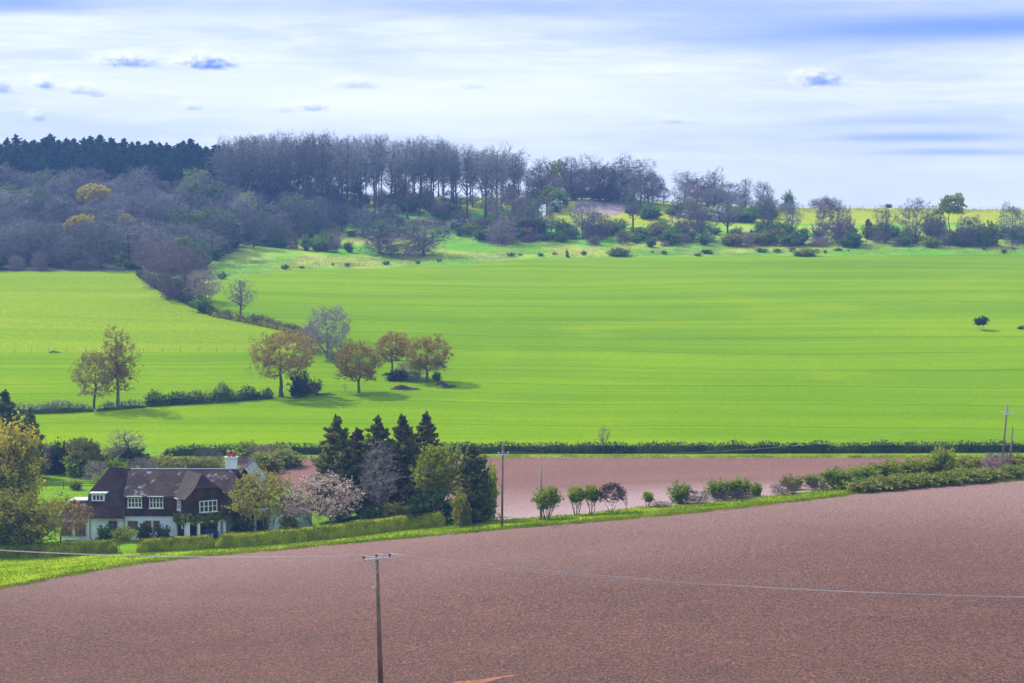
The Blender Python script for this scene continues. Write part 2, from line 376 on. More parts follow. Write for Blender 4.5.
def build_ground():
    cols = np.concatenate([np.arange(-1400,-260,60), np.arange(-260,1290,13), np.arange(1290,2460,60)])
    rows = np.geomspace(8, 1450, 150)
    pts = [(float(c)+0.01*((i*7+j*13) % 11), 200*math.log(r)+0.01*((i*5+j*3) % 7)) for i, c in enumerate(cols) for j, r in enumerate(rows)]
    edges = []
    for nm, mt, poly in ZONES:
        if not poly: continue
        b = len(pts); n = len(poly); pts += poly
        edges += [(b+i, b+(i+1) % n) for i in range(n)]
    ov, oe, of, *_ = delaunay_2d_cdt([Vector(p) for p in pts], edges, [], 0, 1e-4)
    P = np.array([(v.x, v.y) for v in ov]); F = np.array([f[:3] for f in of if len(f) == 3])
    C = P[F].mean(axis=1); cls = np.zeros(len(F), int)
    for zi, (nm, mt, poly) in enumerate(ZONES):
        if not poly: continue
        q = np.array(poly); x, y = C[:,0], C[:,1]; ins = np.zeros(len(C), bool)
        for i in range(len(q)):
            x1, y1 = q[i]; x2, y2 = q[(i+1) % len(q)]
            if y1 == y2: continue
            cr = ((y1 > y) != (y2 > y)) & (x < (x2-x1)*(y-y1)/(y2-y1)+x1)
            ins ^= cr
        cls[ins] = zi
    Y = np.exp(P[:,1]/200); X = (P[:,0]-512)/FPX*Y
    W = np.stack([X, Y, Hpar(P[:,0], Y)], 1)
    for zi, (nm, mt, poly) in enumerate(ZONES):
        fs = F[cls == zi]
        if len(fs) == 0: print('EMPTY ZONE', nm); continue
        u, inv = np.unique(fs, return_inverse=True)
        A = W[u]; ff = inv.reshape(-1, 3)
        nz = np.cross(A[ff[:,1]]-A[ff[:,0]], A[ff[:,2]]-A[ff[:,0]])[:,2]
        ff[nz < 0] = ff[nz < 0][:, ::-1]
        o = link(nm, mesh_np(nm, A, ff, M[mt], None, True)); tag(o, kind='structure')
    # the slope the camera stands on, behind and beside it
    gx = np.linspace(-60, 60, 13); gy = np.linspace(-120, 8, 14)
    vs = []; 
    for y in gy:
        for x in gx: vs.append((x*(1 if y > 0 else 2), y, -1.8-max(0, (y-3))*0.33+max(0, -y)*0.06-(0.15 if y > 6 else 0)))
    fs = [(j*13+i, j*13+i+1, (j+1)*13+i+1, (j+1)*13+i) for j in range(13) for i in range(12)]
    tag(link('hilltop_ground', mesh_np('hilltop_ground', vs, fs, M['verge'], None, True)), kind='structure')
build_ground()
# ------------------------------------------------------------------ plant builders
def norm(a): return a/np.maximum(np.linalg.norm(a, axis=-1, keepdims=True), 1e-9)
def tubes(P, Rad, sides=3):
    """P (N,k,3) polylines, Rad (N,k) radii -> quads"""
    N, k, _ = P.shape
    tg = norm(np.gradient(P, axis=1))
    ref = np.where(np.abs(tg[...,2:3]) > 0.8, np.array([1.,0,0]), np.array([0,0,1.]))
    a = norm(np.cross(tg, ref)); b = np.cross(tg, a)
    an = np.arange(sides)*2*np.pi/sides
    V = P[:,:,None,:]+Rad[:,:,None,None]*(np.cos(an)[:,None]*a[:,:,None,:]+np.sin(an)[:,None]*b[:,:,None,:])
    idx = np.arange(N*k*sides).reshape(N, k, sides); nx = np.roll(idx, -1, axis=2)
    F = np.stack([idx[:,:-1], nx[:,:-1], nx[:,1:], idx[:,1:]], -1).reshape(-1, 4)
    return V.reshape(-1, 3), F
def quads(C, size, rng, flat=0.0, asp=0.62):
    """leaf shaped diamonds at random angles"""
    n = len(C)
    nrm = rng.normal(size=(n,3)); nrm[:,2] = np.abs(nrm[:,2])+flat; nrm = norm(nrm)
    r = norm(rng.normal(size=(n,3))); a = norm(np.cross(nrm, r)); b = np.cross(nrm, a)
    s = (size*rng.uniform(.6,1.3,size=(n,1)))
    V = np.stack([C+a*s, C+b*s*asp, C-a*s, C-b*s*asp], 1).reshape(-1, 3)
    return V, np.arange(4*n).reshape(-1, 4)
def join(parts):
    """[(V,F,mat index)] -> V, F, mi"""
    Vs, Fs, Ms, o = [], [], [], 0
    for V, F, m in parts:
        Vs.append(V); Fs.append(F+o); Ms.append(np.full(len(F), m)); o += len(V)
    return np.concatenate(Vs), np.concatenate(Fs), np.concatenate(Ms)
def kids(rng, P, n, tmin, ang, ratio, up, env=None, k=4, jit=0.35, wob_=0.12):
    N, kp, _ = P.shape
    L = np.linalg.norm(np.diff(P, axis=1), axis=2).sum(1)
    par_ = np.repeat(np.arange(N), n); m = len(par_)
    t = tmin+(1-tmin)*((np.tile(np.arange(n), N)+rng.uniform(0,1,m))/n)
    f = np.clip(t*(kp-1), 0, kp-1.001); i = f.astype(int); w = (f-i)[:,None]
    base = P[par_,i]*(1-w)+P[par_,i+1]*w; tg = norm(P[par_,i+1]-P[par_,i])
    az = rng.normal(size=(m,3)); az = norm(az-(az*tg).sum(1,keepdims=True)*tg)
    a = ang*rng.uniform(1-jit,1+jit,m)[:,None]
    d = norm(np.cos(a)*tg+np.sin(a)*az+np.array([0,0,up]))
    ln = L[par_]*ratio*(1.15-0.55*t)*rng.uniform(.65,1.25,m)
    if env is not None:
        c, r = env
        for _ in range(3):
            q = np.linalg.norm((base+d*ln[:,None]-c)/r, axis=1)
            ln = np.where(q > 1, ln/np.maximum(q, 1)**1.3, ln)
        ln = np.maximum(ln, 0.12)
    pts = [base]; dd = d
    for j in range(k-1):
        dd = norm(dd+rng.normal(size=(m,3))*wob_+np.array([0,0,up*0.35]))
        pts.append(pts[-1]+dd*(ln/(k-1))[:,None])
    return np.stack(pts, 1), par_, t
PROTO = {}
def bez(S, Cc, E_, k):
    t = np.linspace(0,1,k)[None,:,None]
    return (1-t)**2*S[:,None]+2*t*(1-t)*Cc[:,None]+t*t*E_[:,None]
def nearest(T, nodes, c, r, pen=2.5):
    """index of the node each target grows from: close by and further in"""
    dn = np.linalg.norm((nodes-c)/r, axis=1); dt = np.linalg.norm((T-c)/r, axis=1)
    o = np.zeros(len(T), int)
    for s in range(0, len(T), 500):
        q = T[s:s+500]; D = np.linalg.norm(q[:,None]-nodes[None], axis=2)
        cost = D+pen*np.mean(r)*np.maximum(0, dn[None]-dt[s:s+500,None]+.06)+.8*np.maximum(0, nodes[None,:,2]-q[:,None,2])
        o[s:s+500] = cost.argmin(1)
    return o
def tree_mesh(key, seed, Ht, Wd, trunk_top=0.72, crown=(0.62,0.40), n=(10,110,800,5), elev=0.7, up=0.12, tmin=0.2, twig='twig', bark='bark', rtr=0.024, rtw=0.03, leaf=None, nleaf=0, lsize=0.3, lean=0.05, multi=1, lump=0.3, flat=0.0, low=-0.45, inner=.45, tw=.55, skirt=0.0, skz=(.02,.38)):
    rng = np.random.default_rng(seed)
    c = np.array([rng.uniform(-.03,.03)*Wd, rng.uniform(-.03,.03)*Wd, crown[0]*Ht]); r = np.array([Wd/2, Wd/2, crown[1]*Ht])
    G = norm(rng.normal(size=(12,3))); G[:,2] = np.abs(G[:,2])*.8-.15; G = norm(G)
    def R_(d): return 1-lump+lump*1.25*np.max(np.clip(d@G.T, 0, 1)**6, axis=1)
    def targets(m, a, b_):
        d = norm(rng.normal(size=(m*3,3))); d = d[d[:,2] > low][:m]
        T = c+d*r*(R_(d)*rng.uniform(a, b_, len(d))**.6)[:,None]
        if skirt:
            k = int(len(T)*skirt); an = rng.uniform(0, 6.283, k); q = rng.uniform(.45, 1, k)*Wd/2*(.8+.2*np.sin(an*3+seed)); T[:k] = np.stack([np.cos(an)*q, np.sin(an)*q, rng.uniform(skz[0],skz[1],k)*Ht], 1)
        return T
    kt = 8; tr = []
    for q in range(multi):
        z = np.linspace(0, trunk_top*Ht, kt)
        dx = np.cumsum(rng.normal(size=(kt,2))*lean*Ht*0.2, axis=0); dx -= dx[0]
        if multi > 1:
            a_ = 2*math.pi*q/multi+rng.uniform(-.4,.4); s_ = np.linspace(0.05, 0.28, kt)*Wd
            dx = dx+np.stack([np.cos(a_)*s_, np.sin(a_)*s_], 1)
        tr.append(np.concatenate([dx, z[:,None]], 1))
    P0 = np.stack(tr); P0[:,0,2] -= 0.5
    r0 = Ht*rtr/(multi**0.5); s = np.linspace(0,1,kt); R0 = r0*(1.0-0.8*s)[None].repeat(multi,0); R0[:,0] *= 1.4
    m1 = n[0]; kk = np.arange(m1)+.5; zf = low+.1+(0.98-low-.1)*kk/m1; ph = kk*2.39996+rng.uniform(0,6)
    D = np.stack([np.sqrt(np.maximum(1-zf**2,.05))*np.cos(ph), np.sqrt(np.maximum(1-zf**2,.05))*np.sin(ph), zf], 1); D = norm(D+rng.normal(size=D.shape)*.12)
    T1 = c+D*r*(R_(D)*rng.uniform(.72,.92,m1))[:,None]
    S1 = np.zeros_like(T1); f1_ = np.zeros(m1)
    for q in range(m1):
        w = rng.integers(0, multi) if multi == 1 else int(np.argmin(np.linalg.norm(P0[:,-1,:2]-T1[q,:2], axis=1)))
        hd = np.linalg.norm(T1[q,:2]-c[:2]); zs = np.clip(T1[q,2]-hd*math.tan(elev)*rng.uniform(.8,1.2), tmin*Ht, trunk_top*Ht*.97)
        f = np.clip(zs/(trunk_top*Ht), 0, .999); f1_[q] = f; i = int(f*(kt-1)); S1[q] = P0[w,i]*(1-(f*(kt-1)-i))+P0[w,i+1]*(f*(kt-1)-i)
    ln = np.linalg.norm(T1-S1, axis=1)[:,None]; out_ = norm((T1-S1)*np.array([1,1,.25]))
    P1 = bez(S1, S1+out_*ln*.45+np.array([0,0,1])*ln*.10, T1, 7); P1[:,1:-1] += rng.normal(size=(m1,5,3))*ln[:,None]*.035
    rr1 = r0*(1-.75*f1_)*.6; R1 = rr1[:,None]*np.linspace(1,.22,7)
    nodes = np.concatenate([P1[:,1:].reshape(-1,3), P0[:,kt//2:].reshape(-1,3)]); nr = np.concatenate([R1[:,1:].ravel(), R0[:,kt//2:].ravel()])
    T2 = targets(n[1], inner, 1.0); k2 = nearest(T2, nodes, c, r); S2 = nodes[k2]
    ln = np.linalg.norm(T2-S2, axis=1)[:,None]; o2 = norm(norm(T2-S2)+norm(S2-c)*.5+rng.normal(size=T2.shape)*.3)
    P2 = bez(S2, S2+o2*ln*.5, T2, 5); P2[:,1:-1] += rng.normal(size=(len(P2),3,3))*ln[:,None]*.05
    rr2 = np.maximum(nr[k2]*.5, rtw*1.2); R2 = rr2[:,None]*np.linspace(1,.35,5); R2 = np.maximum(R2, rtw)
    nodes = np.concatenate([P2[:,1:].reshape(-1,3), P1[:,3:].reshape(-1,3)])
    T3 = targets(n[2], inner*.9, 1.04); k3_ = nearest(T3, nodes, c, r, 1.5); S3 = nodes[k3_]
    ln = np.linalg.norm(T3-S3, axis=1)[:,None]; P3 = bez(S3, (S3+T3)/2+rng.normal(size=T3.shape)*ln*.15, T3, 3)
    R3 = rtw*np.linspace(1,.7,3)[None].repeat(len(P3),0)
    P4, p4, t4 = kids(rng, P3, n[3], 0.15, .8, tw, up, None, 3)
    R4 = (rtw*.8*np.linspace(1,.5,3))[None].repeat(len(P4),0)
    allp = np.concatenate([P4.reshape(-1,3), P3.reshape(-1,3)])
    sh = Ht/np.percentile(allp[:,2], 99.6); sw = (Wd/2)/np.percentile(np.linalg.norm(allp[:,:2], axis=1), 98.5)
    sc_ = np.array([sw, sw, sh])
    P0, P1, P2, P3, P4 = [q*sc_ for q in (P0, P1, P2, P3, P4)]
    V, F, mi = join([(*tubes(P0,R0,7),0),(*tubes(P1,R1,5),0)])
    trunk = mesh_np(key+'_trunk', V, F, M[bark], mi, True)
    parts = [(*tubes(P2,R2,4),0),(*tubes(P3,R3,3),0),(*tubes(P4,R4,3),0)]
    mats = [M[twig]]
    if leaf:
        mats.append(M[leaf]); src = np.concatenate([P4, P3], 0)
        ii = rng.integers(0, len(src), nleaf); tt = rng.uniform(0.2,1,nleaf)*(2-1e-3); j = tt.astype(int); w = (tt-j)[:,None]
        C = src[ii,j]*(1-w)+src[ii,j+1]*w+rng.normal(size=(nleaf,3))*lsize*0.4
        parts.append((*quads(C, lsize, rng, flat), 1))
    V, F, mi = join(parts)
    PROTO[key] = (trunk, mesh_np(key+'_crown', V, F, mats, mi), Ht, Wd)
def blob(rng, n, c, r, nl=14, spread=0.75, shell=0.35, low=-0.6):
    """points through the leafy volume of a lumpy crown"""
    dirs = norm(rng.normal(size=(nl,3))); dirs[:,2] = np.maximum(dirs[:,2], low)
    lc = c+dirs*r*spread*rng.uniform(.35,1,size=(nl,1)); lr = np.asarray(r)*rng.uniform(.28,.55,size=(nl,1))
    i = rng.integers(0, nl, n); d = norm(rng.normal(size=(n,3)))
    rad = 1-shell*rng.uniform(0,1,size=(n,1))**1.5
    return lc[i]+d*lr[i]*rad+rng.normal(size=(n,3))*0.05*np.mean(r)
def bush_mesh(key, seed, Ht, Wd, leaf, n=3500, lsize=0.22, stems=7, twig='bark', low=0.08, nl=16, leaf2=None, f2=0.3, spread=0.85, spiky=0.12, flat=0.0):
    rng = np.random.default_rng(seed)
    if low < .15: c = np.array([0,0,Ht*.38]); r = np.array([Wd/2, Wd/2, Ht*.62])*0.80
    else: c = np.array([0,0,Ht*(0.5+low/2)]); r = np.array([Wd/2, Wd/2, Ht*(0.5-low/2)])*0.80
    C = blob(rng, n, c, r, nl, spread)
    C[:,2] = np.where(C[:,2] < low*Ht, low*Ht+(low*Ht-C[:,2])*.8, C[:,2])
    if spiky:
        k = int(n*0.2); ns = 60; ax = norm(rng.normal(size=(ns,3))*np.array([1,1,.6])+np.array([0,0,.7])); q = rng.integers(0, ns, k)
        C[:k] = c+ax[q]*r*(.7+rng.uniform(.1,.55+spiky*2,size=(k,1)))+rng.normal(size=(k,3))*.03*Ht
    C = C*np.array([Wd/2/np.percentile(np.linalg.norm(C[:,:2],axis=1),98), Wd/2/np.percentile(np.linalg.norm(C[:,:2],axis=1),98), Ht/np.percentile(C[:,2],99.3)])
    a = np.arange(stems)*2*np.pi/stems+rng.uniform(0,1,stems)
    s = np.linspace(0,1,4)
    P = np.stack([np.stack([np.cos(a)*Wd*(0.05+.28*q), np.sin(a)*Wd*(0.05+.28*q), np.full(stems, q*Ht*.75)], 1) for q in s], 1)+rng.normal(size=(stems,4,3))*0.03*Ht
    P[:,0,2] = -0.3
    Rr = (max(0.03, 0.014*Ht)*np.linspace(1,.4,4))[None].repeat(stems,0)
    K, _, _ = kids(rng, P, 8, .3, .8, .5, .1, (c, r), 3)
    V, F, mi = join([(*tubes(P,Rr,5),0),(*tubes(K,np.full(K.shape[:2],0.02),3),0)])
    st = mesh_np(key+'_stem', V, F, M[twig], mi)
    parts = [(*quads(C, lsize, rng, flat), 0)]; mats = [M[leaf]]
    if leaf2:
        k = int(n*f2); C2 = blob(rng, k, c+np.array([0,0,.08*Ht]), r*0.98, nl, spread); parts.append((*quads(C2, lsize, rng, flat), 1)); mats.append(M[leaf2])
    V, F, mi = join(parts)
    PROTO[key] = (st, mesh_np(key+'_crown', V, F, mats, mi), Ht, Wd)
def conifer_mesh(key, seed, Ht, Wd, leaf, nb=120, per=60, lsize=0.24, z0=0.06, pw=0.85, rag=0.3, tip=0.25, leaf2=None):
    rng = np.random.default_rng(seed)
    z = z0+(0.985-z0)*np.sort(rng.uniform(0,1,nb))**0.95
    L = Wd/2*1.12*(np.clip(1-z, 0, 1)**pw*np.clip((z-z0)/0.12+.55, 0, 1))*(1+rng.normal(size=nb)*rag*.6)+0.06
    L = np.maximum(L, .1)*np.where(rng.uniform(size=nb) < .12, 1.35, 1.0)*np.where(z > .86, .75, 1.0)
    az = rng.uniform(0, 2*np.pi, nb)+np.arange(nb)*2.4
    s = np.linspace(0,1,5)
    droop = -0.16+tip*s**2
    P = np.stack([np.cos(az)[:,None]*L[:,None]*s, np.sin(az)[:,None]*L[:,None]*s, z[:,None]*Ht+L[:,None]*droop[None]+L[:,None]*s*0.18], -1)
    tz = np.linspace(0,1,6)
    TP = np.stack([0.01*Ht*np.sin(tz*5), 0.01*Ht*np.cos(tz*4), tz*Ht*.97], 1)[None]; TP[0,0,2] = -.5
    TR = (Ht*0.02*(1-.93*tz))[None]
    V, F = tubes(TP, TR, 7)
    tr = mesh_np(key+'_trunk', V, F, M['bark'], None, True)
    i = np.repeat(np.arange(nb), per); m = len(i); t = rng.uniform(.12,1,m)**.8*(4-1e-3); j = t.astype(int); w = (t-j)[:,None]
    C = P[i,j]*(1-w)+P[i,j+1]*w
    wid = (0.16*L[i]*(1.15-t/4))[:,None]+.04
    C = C+rng.normal(size=(m,3))*wid*np.array([1,1,.55])
    parts = [(*quads(C, lsize, rng), 0)]; mats = [M[leaf]]
    if leaf2:
        k = rng.uniform(size=m) < .3; parts = [(*quads(C[~k], lsize, rng), 0), (*quads(C[k], lsize, rng), 1)]; mats.append(M[leaf2])
    parts.append((*tubes(P, np.linspace(.05,.015,5)[None].repeat(nb,0), 3), len(mats))); mats.append(M['bark'])
    q = rng.uniform(0, 1, 160)[:,None]; sp_c = np.array([TP[0,-1,0], TP[0,-1,1], 0])+np.array([0,0,1.])*(Ht*(.86+.16*q))+rng.normal(size=(160,3))*(1.02-q)*.045*Wd
    parts.append((*quads(sp_c, lsize*.7, rng), 0))
    V, F, mi = join(parts)
    PROTO[key] = (tr, mesh_np(key+'_crown', V, F, mats, mi), Ht, Wd)
# --- kinds
for i in range(4): tree_mesh(f'round{i}', 10+i, 14, 12, 0.62, (0.52,0.48), (12,110,900,5), rtw=.040, tmin=.1, low=-.95, lump=.35, skirt=.12)
for i in range(5): tree_mesh(f'tall{i}', 30+i, 25, 11, 0.82, (0.58,0.42), (18,110,850,4), elev=1.0, rtr=.013, rtw=.036, lean=.045, low=-.97, tmin=.14, inner=.1, lump=.5)
for i in range(3): tree_mesh(f'spread{i}', 50+i, 13, 14, 0.55, (0.54,0.46), (10,110,800,5), twig='twig_lilac', rtw=.034, tmin=.12, low=-.85)
for i in range(3): tree_mesh(f'slim{i}', 60+i, 14, 8, 0.86, (0.56,0.44), (13,80,550,4), elev=.8, rtw=.034, low=-.95, tmin=.12, inner=.2, lump=.4)
for i in range(3): tree_mesh(f'bareshrub{i}', 70+i, 7, 9, 0.5, (0.44,0.52), (10,100,1000,5), twig='twig_lilac', rtr=.018, rtw=.032, multi=5, low=-.8, tmin=.03, inner=.3, skirt=.35)
for i in range(2): tree_mesh(f'brushshrub{i}', 80+i, 4, 7, 0.5, (0.44,0.52), (10,90,700,5), twig='bark', rtr=.018, rtw=.022, multi=5, low=-.8, tmin=.03, inner=.3, skirt=.35)
tree_mesh('greening', 84, 13, 11.5, 0.62, (0.52,0.48), (12,90,700,5), rtw=.036, tmin=.1, low=-.95, lump=.4, skirt=.12, leaf='hillgreen', nleaf=2600, lsize=.28)
tree_mesh('oak_wide', 101, 13.5, 14.5, .52, (.58,.42), (12,130,900,5), elev=.42, rtr=.036, rtw=.028, leaf='bronze', nleaf=9750, lsize=.165, flat=.3, low=-.66, tmin=.2, tw=.6, lump=.35, twig='twig_oak', skirt=.2, skz=(.27,.5))
tree_mesh('oak_round', 102, 12.5, 12, .62, (.55,.45), (13,120,900,5), elev=.5, rtr=.03, rtw=.028, leaf='bronze', nleaf=10500, lsize=.165, flat=.3, low=-.75, tmin=.2, lump=.22, twig='twig_oak', skirt=.2, skz=(.22,.45))
tree_mesh('oak_open', 103, 12, 11, .62, (.60,.40), (11,110,800,5), elev=.5, rtr=.03, rtw=.028, leaf='bronze', nleaf=8250, lsize=.165, flat=.3, low=-.6, tmin=.25, twig='twig_oak', skirt=.2, skz=(.3,.5))
tree_mesh('oak_tall', 104, 17, 10.5, .86, (.52,.48), (16,100,700,5), elev=.35, rtr=.026, rtw=.028, leaf='bronze', nleaf=7800, lsize=.165, flat=.3, low=-.97, tmin=.14, lump=.6, inner=.2, twig='twig_oak', skirt=.2, skz=(.2,.42))
tree_mesh('oak_bare', 105, 12, 10, .6, (.56,.43), (11,90,700,5), elev=.5, rtr=.026, rtw=.028, leaf='bronze', nleaf=1800, lsize=.18, low=-.7, tmin=.2, twig='twig_oak', skirt=.2, skz=(.2,.45))
tree_mesh('ash_round', 106, 12.5, 13, .55, (.53,.47), (12,120,1100,5), twig='twig_grey', rtr=.03, rtw=.034, low=-.85, tmin=.1)
tree_mesh('ochre_round', 111, 12, 10, .6, (.54,.46), (10,80,600,5), leaf='ochre', nleaf=6000, lsize=.28, low=-.9, tmin=.1)
tree_mesh('spring_round', 112, 11, 10, .6, (.53,.47), (10,80,600,5), leaf='hillspring', nleaf=5500, lsize=.28, low=-.9, tmin=.1, lump=.4)
tree_mesh('garden_gold', 121, 9.5, 10.5, .5, (.54,.45), (10,90,700,5), elev=.6, rtw=.018, leaf='gold', nleaf=7500, lsize=.14, multi=3, low=-.75, tmin=.1, lump=.35)
tree_mesh('garden_olive', 122, 7, 8, .55, (.52,.48), (9,80,600,5), rtw=.02, leaf='olive', nleaf=8500, lsize=.19, multi=3, low=-.8, tmin=.06)
tree_mesh('blossom_tree', 123, 9, 10, .5, (.52,.47), (10,90,800,5), elev=.5, twig='twig_red', rtw=.018, leaf='blossom', nleaf=6500, lsize=.11, multi=2, low=-.7, tmin=.1)
tree_mesh('red_twig_tree', 124, 6.5, 7.5, .5, (.54,.45), (9,90,700,5), elev=.4, twig='twig_red', rtw=.018, leaf='bronze', nleaf=2200, lsize=.11, low=-.6, tmin=.16, lean=.12)
tree_mesh('spring_tree', 125, 10, 7.6, .65, (.55,.45), (12,90,700,5), elev=.6, rtw=.018, leaf='spring', nleaf=17000, lsize=.16, flat=.3, low=-.7, tmin=.12)
tree_mesh('bare_garden', 126, 11, 5.2, .85, (.55,.45), (14,80,600,5), elev=1.0, twig='twig_grey', rtw=.018, low=-.9, tmin=.1, inner=.2)
tree_mesh('sapling', 127, 4.6, 2.3, .85, (.6,.40), (9,30,120,3), elev=.9, twig='twig_grey', rtw=.016, low=-.9)
tree_mesh('hill_leafy', 128, 14, 11, .76, (.68,.32), (9,60,350,4), elev=.5, rtr=.018, leaf='hillspring', nleaf=3400, lsize=.32, lump=.5, tmin=.42)
for i in range(4): conifer_mesh(f'pine{i}', 140+i, 15, 6.5, 'pine', 130, 34, .32, z0=.18, pw=.5, rag=.55)
conifer_mesh('conifer_a', 151, 13.5, 6.4, 'conifer', 300, 48, .25, pw=.72, rag=.3)
conifer_mesh('conifer_b', 152, 12.5, 5.0, 'conifer', 300, 44, .23, pw=.7, rag=.3)
conifer_mesh('conifer_c', 153, 13, 4.6, 'conifer', 300, 44, .23, pw=.68, rag=.3, leaf2='conifer_brown')
conifer_mesh('conifer_brown', 154, 10, 4.4, 'conifer_brown', 220, 44, .23, pw=.65, rag=.3)
conifer_mesh('column', 155, 10.5, 4.2, 'conifer', 220, 75, .2, z0=.02, pw=.42, rag=.18, leaf2='dark')
conifer_mesh('small_cone', 156, 3.2, 3.2, 'conifer_brown', 90, 45, .14, z0=.02, pw=.8, rag=.15)
for i in range(3): bush_mesh(f'green{i}', 161+i, 4, 4.4, 'mid', 3000, .2)
for i in range(3): bush_mesh(f'hillbush{i}', 165+i, 5, 6, 'hillgreen', 2600, .27, nl=9)
for i in range(2): bush_mesh(f'springbush{i}', 170+i, 4, 4.4, 'hillspring', 2400, .22)
for i in range(2): bush_mesh(f'olivebush{i}', 173+i, 4, 4.4, 'olive', 3000, .19, leaf2='mid')
for i in range(2): bush_mesh(f'darkbush{i}', 176+i, 4, 4, 'dark', 3600, .19)
bush_mesh('brightbush', 179, 4, 3.6, 'mid', 3400, .15, 9, low=.22, leaf2='spring', f2=.5)
bush_mesh('twolobe', 180, 4, 2.6, 'mid', 2600, .14, 6, low=.36, leaf2='spring', f2=.5, nl=12)
bush_mesh('goldbush', 181, 10, 9, 'ochre', 11000, .22, 9, leaf2='olive', f2=.5, nl=26)
bush_mesh('olivegreen', 182, 8, 8, 'olive', 9000, .2, 9, leaf2='mid', f2=.5, nl=24)
bush_mesh('lollipop', 183, 3.6, 2.8, 'hedge', 3200, .13, 1, low=.34, nl=12)
bush_mesh('whitebush', 184, 4, 5, 'whiteblossom', 2400, .24, leaf2='hillgreen', f2=.5)
for i in range(2): bush_mesh(f'tuft{i}', 186+i, 1.6, 2.2, 'hillgreen', 420, .2, 4, leaf2='bramble', f2=.4, spiky=.3)
bush_mesh('lonetree', 189, 5, 4.4, 'dark', 3600, .2, 3, low=.28, nl=14)
for i in range(3): bush_mesh(f'bramble{i}', 191+i, 2.2, 4.6, 'bramble', 3600, .17, 5, low=.02, nl=18, leaf2='mid', f2=.4)
tree_mesh('bareround', 195, 4.0, 3.6, .4, (.57,.43), (9,80,900,4), elev=.8, twig='bark', rtr=.02, rtw=.022, multi=3, low=-.45, tmin=.2, lump=.1)
RZ = random.Random(77)
def put(kind, P, hm, wm, name, label, cat, group=None, rz=None):
    """a plant standing at P, hm metres high and wm wide: trunk or stem and crown under one Empty"""
    tr, cr, h0, w0 = PROTO[kind]
    e = empty(name, P, RZ.uniform(0, 6.28) if rz is None else rz)
    e.scale = (wm/w0, wm/w0, hm/h0)
    link('trunk' if 'bush' not in kind and 'shrub' not in name else 'stem', tr, e); link('crown' if 'shrub' not in name else 'foliage', cr, e)
    return tag(e, label, cat, group)
def at(kind, px, pyb, hpx, wpx, name, label, cat='tree', group=None, Y=None, rz=None):
    P = gp(px, pyb) if Y is None else gY(px, Y)
    k = P[1]/FPX
    return put(kind, P-Vector((0,0,.05)), hpx*k, wpx*k, name, label, cat, group, rz)
# ------------------------------------------------------------------ the wood on the hill
rw = random.Random(3)
def wood_right(Y): return float(np.interp(Y, [625,645,665,690,715,740,765,800], [150,206,222,236,285,325,345,350]))
GT = 'greening trees in the wood'
n_w = 0
Yr = 648.0
while Yr < 835:
    xr = wood_right(Yr); px = -75+rw.uniform(0,15)
    while px < xr:
        Y = Yr+rw.uniform(-6,6); k = FPX/Y
        if not (Yr > 795 and px < 235):
            h = rw.uniform(10.5,16); w = h*rw.uniform(.85,1.15)
            kind = f'round{rw.randrange(4)}' if rw.random() < .8 else f'slim{rw.randrange(3)}'
            if rw.random() < .11: put('greening', gY(px, Y), h, w, 'leafing_tree', 'dull green leafing tree scattered among the bare crowns of the wood', 'tree', GT)
            else: put(kind, gY(px, Y), h, w, 'bare_tree', 'leafless grey purple tree, one of the mass crowding the wooded slope at left', 'tree', 'leafless trees of the wooded slope'); n_w += 1
        px += rw.uniform(8,12)*k*.9
    Yr += 17
for (px, Y, h, w, kd, lab) in [
    (97,735,13,13.5,'ochre_round','broad ochre tree coming into leaf high on the wooded slope, under the dark pines'),
    (82,672,12.5,11,'ochre_round','smaller ochre tree low on the wooded slope, above the pasture edge'),
    (128,690,10,7,'ochre_round','narrow brownish ochre tree among bare crowns in the middle of the wood'),
    (196,785,14,13,'spring_round','pale green tree on the wood top, just under the right end of the pines'),
    (243,745,14,11,'spring_round','bright yellow green tree at the right edge of the dense wood'),
    (181,660,8,8,'spring_round','low fresh green tree at the wood foot above the purple tree line')]:
    put(kd, gY(px, Y)-Vector((0,0,-1.5)), h, w, 'leafing_tree', lab, 'tree')
at('bareshrub0', 40, 271.5, 20, 20, 'bare_tree', 'reddish trunked bare tree standing in front of the wood at the pasture edge', Y=640)
# pines along the crest
for row, Y0 in enumerate((800, 814, 828, 842)):
    px = -80+row*5
    while px < 226:
        Y = Y0+rw.uniform(-5,5); h = rw.uniform(12.5,16.5)
        put(f'pine{rw.randrange(4)}', gY(px, Y), h, h*rw.uniform(.5,.68), 'pine_tree', 'dark blue green pine in the close belt along the crest at left', 'tree', 'pines along the crest')
        px += rw.uniform(6,9.5)
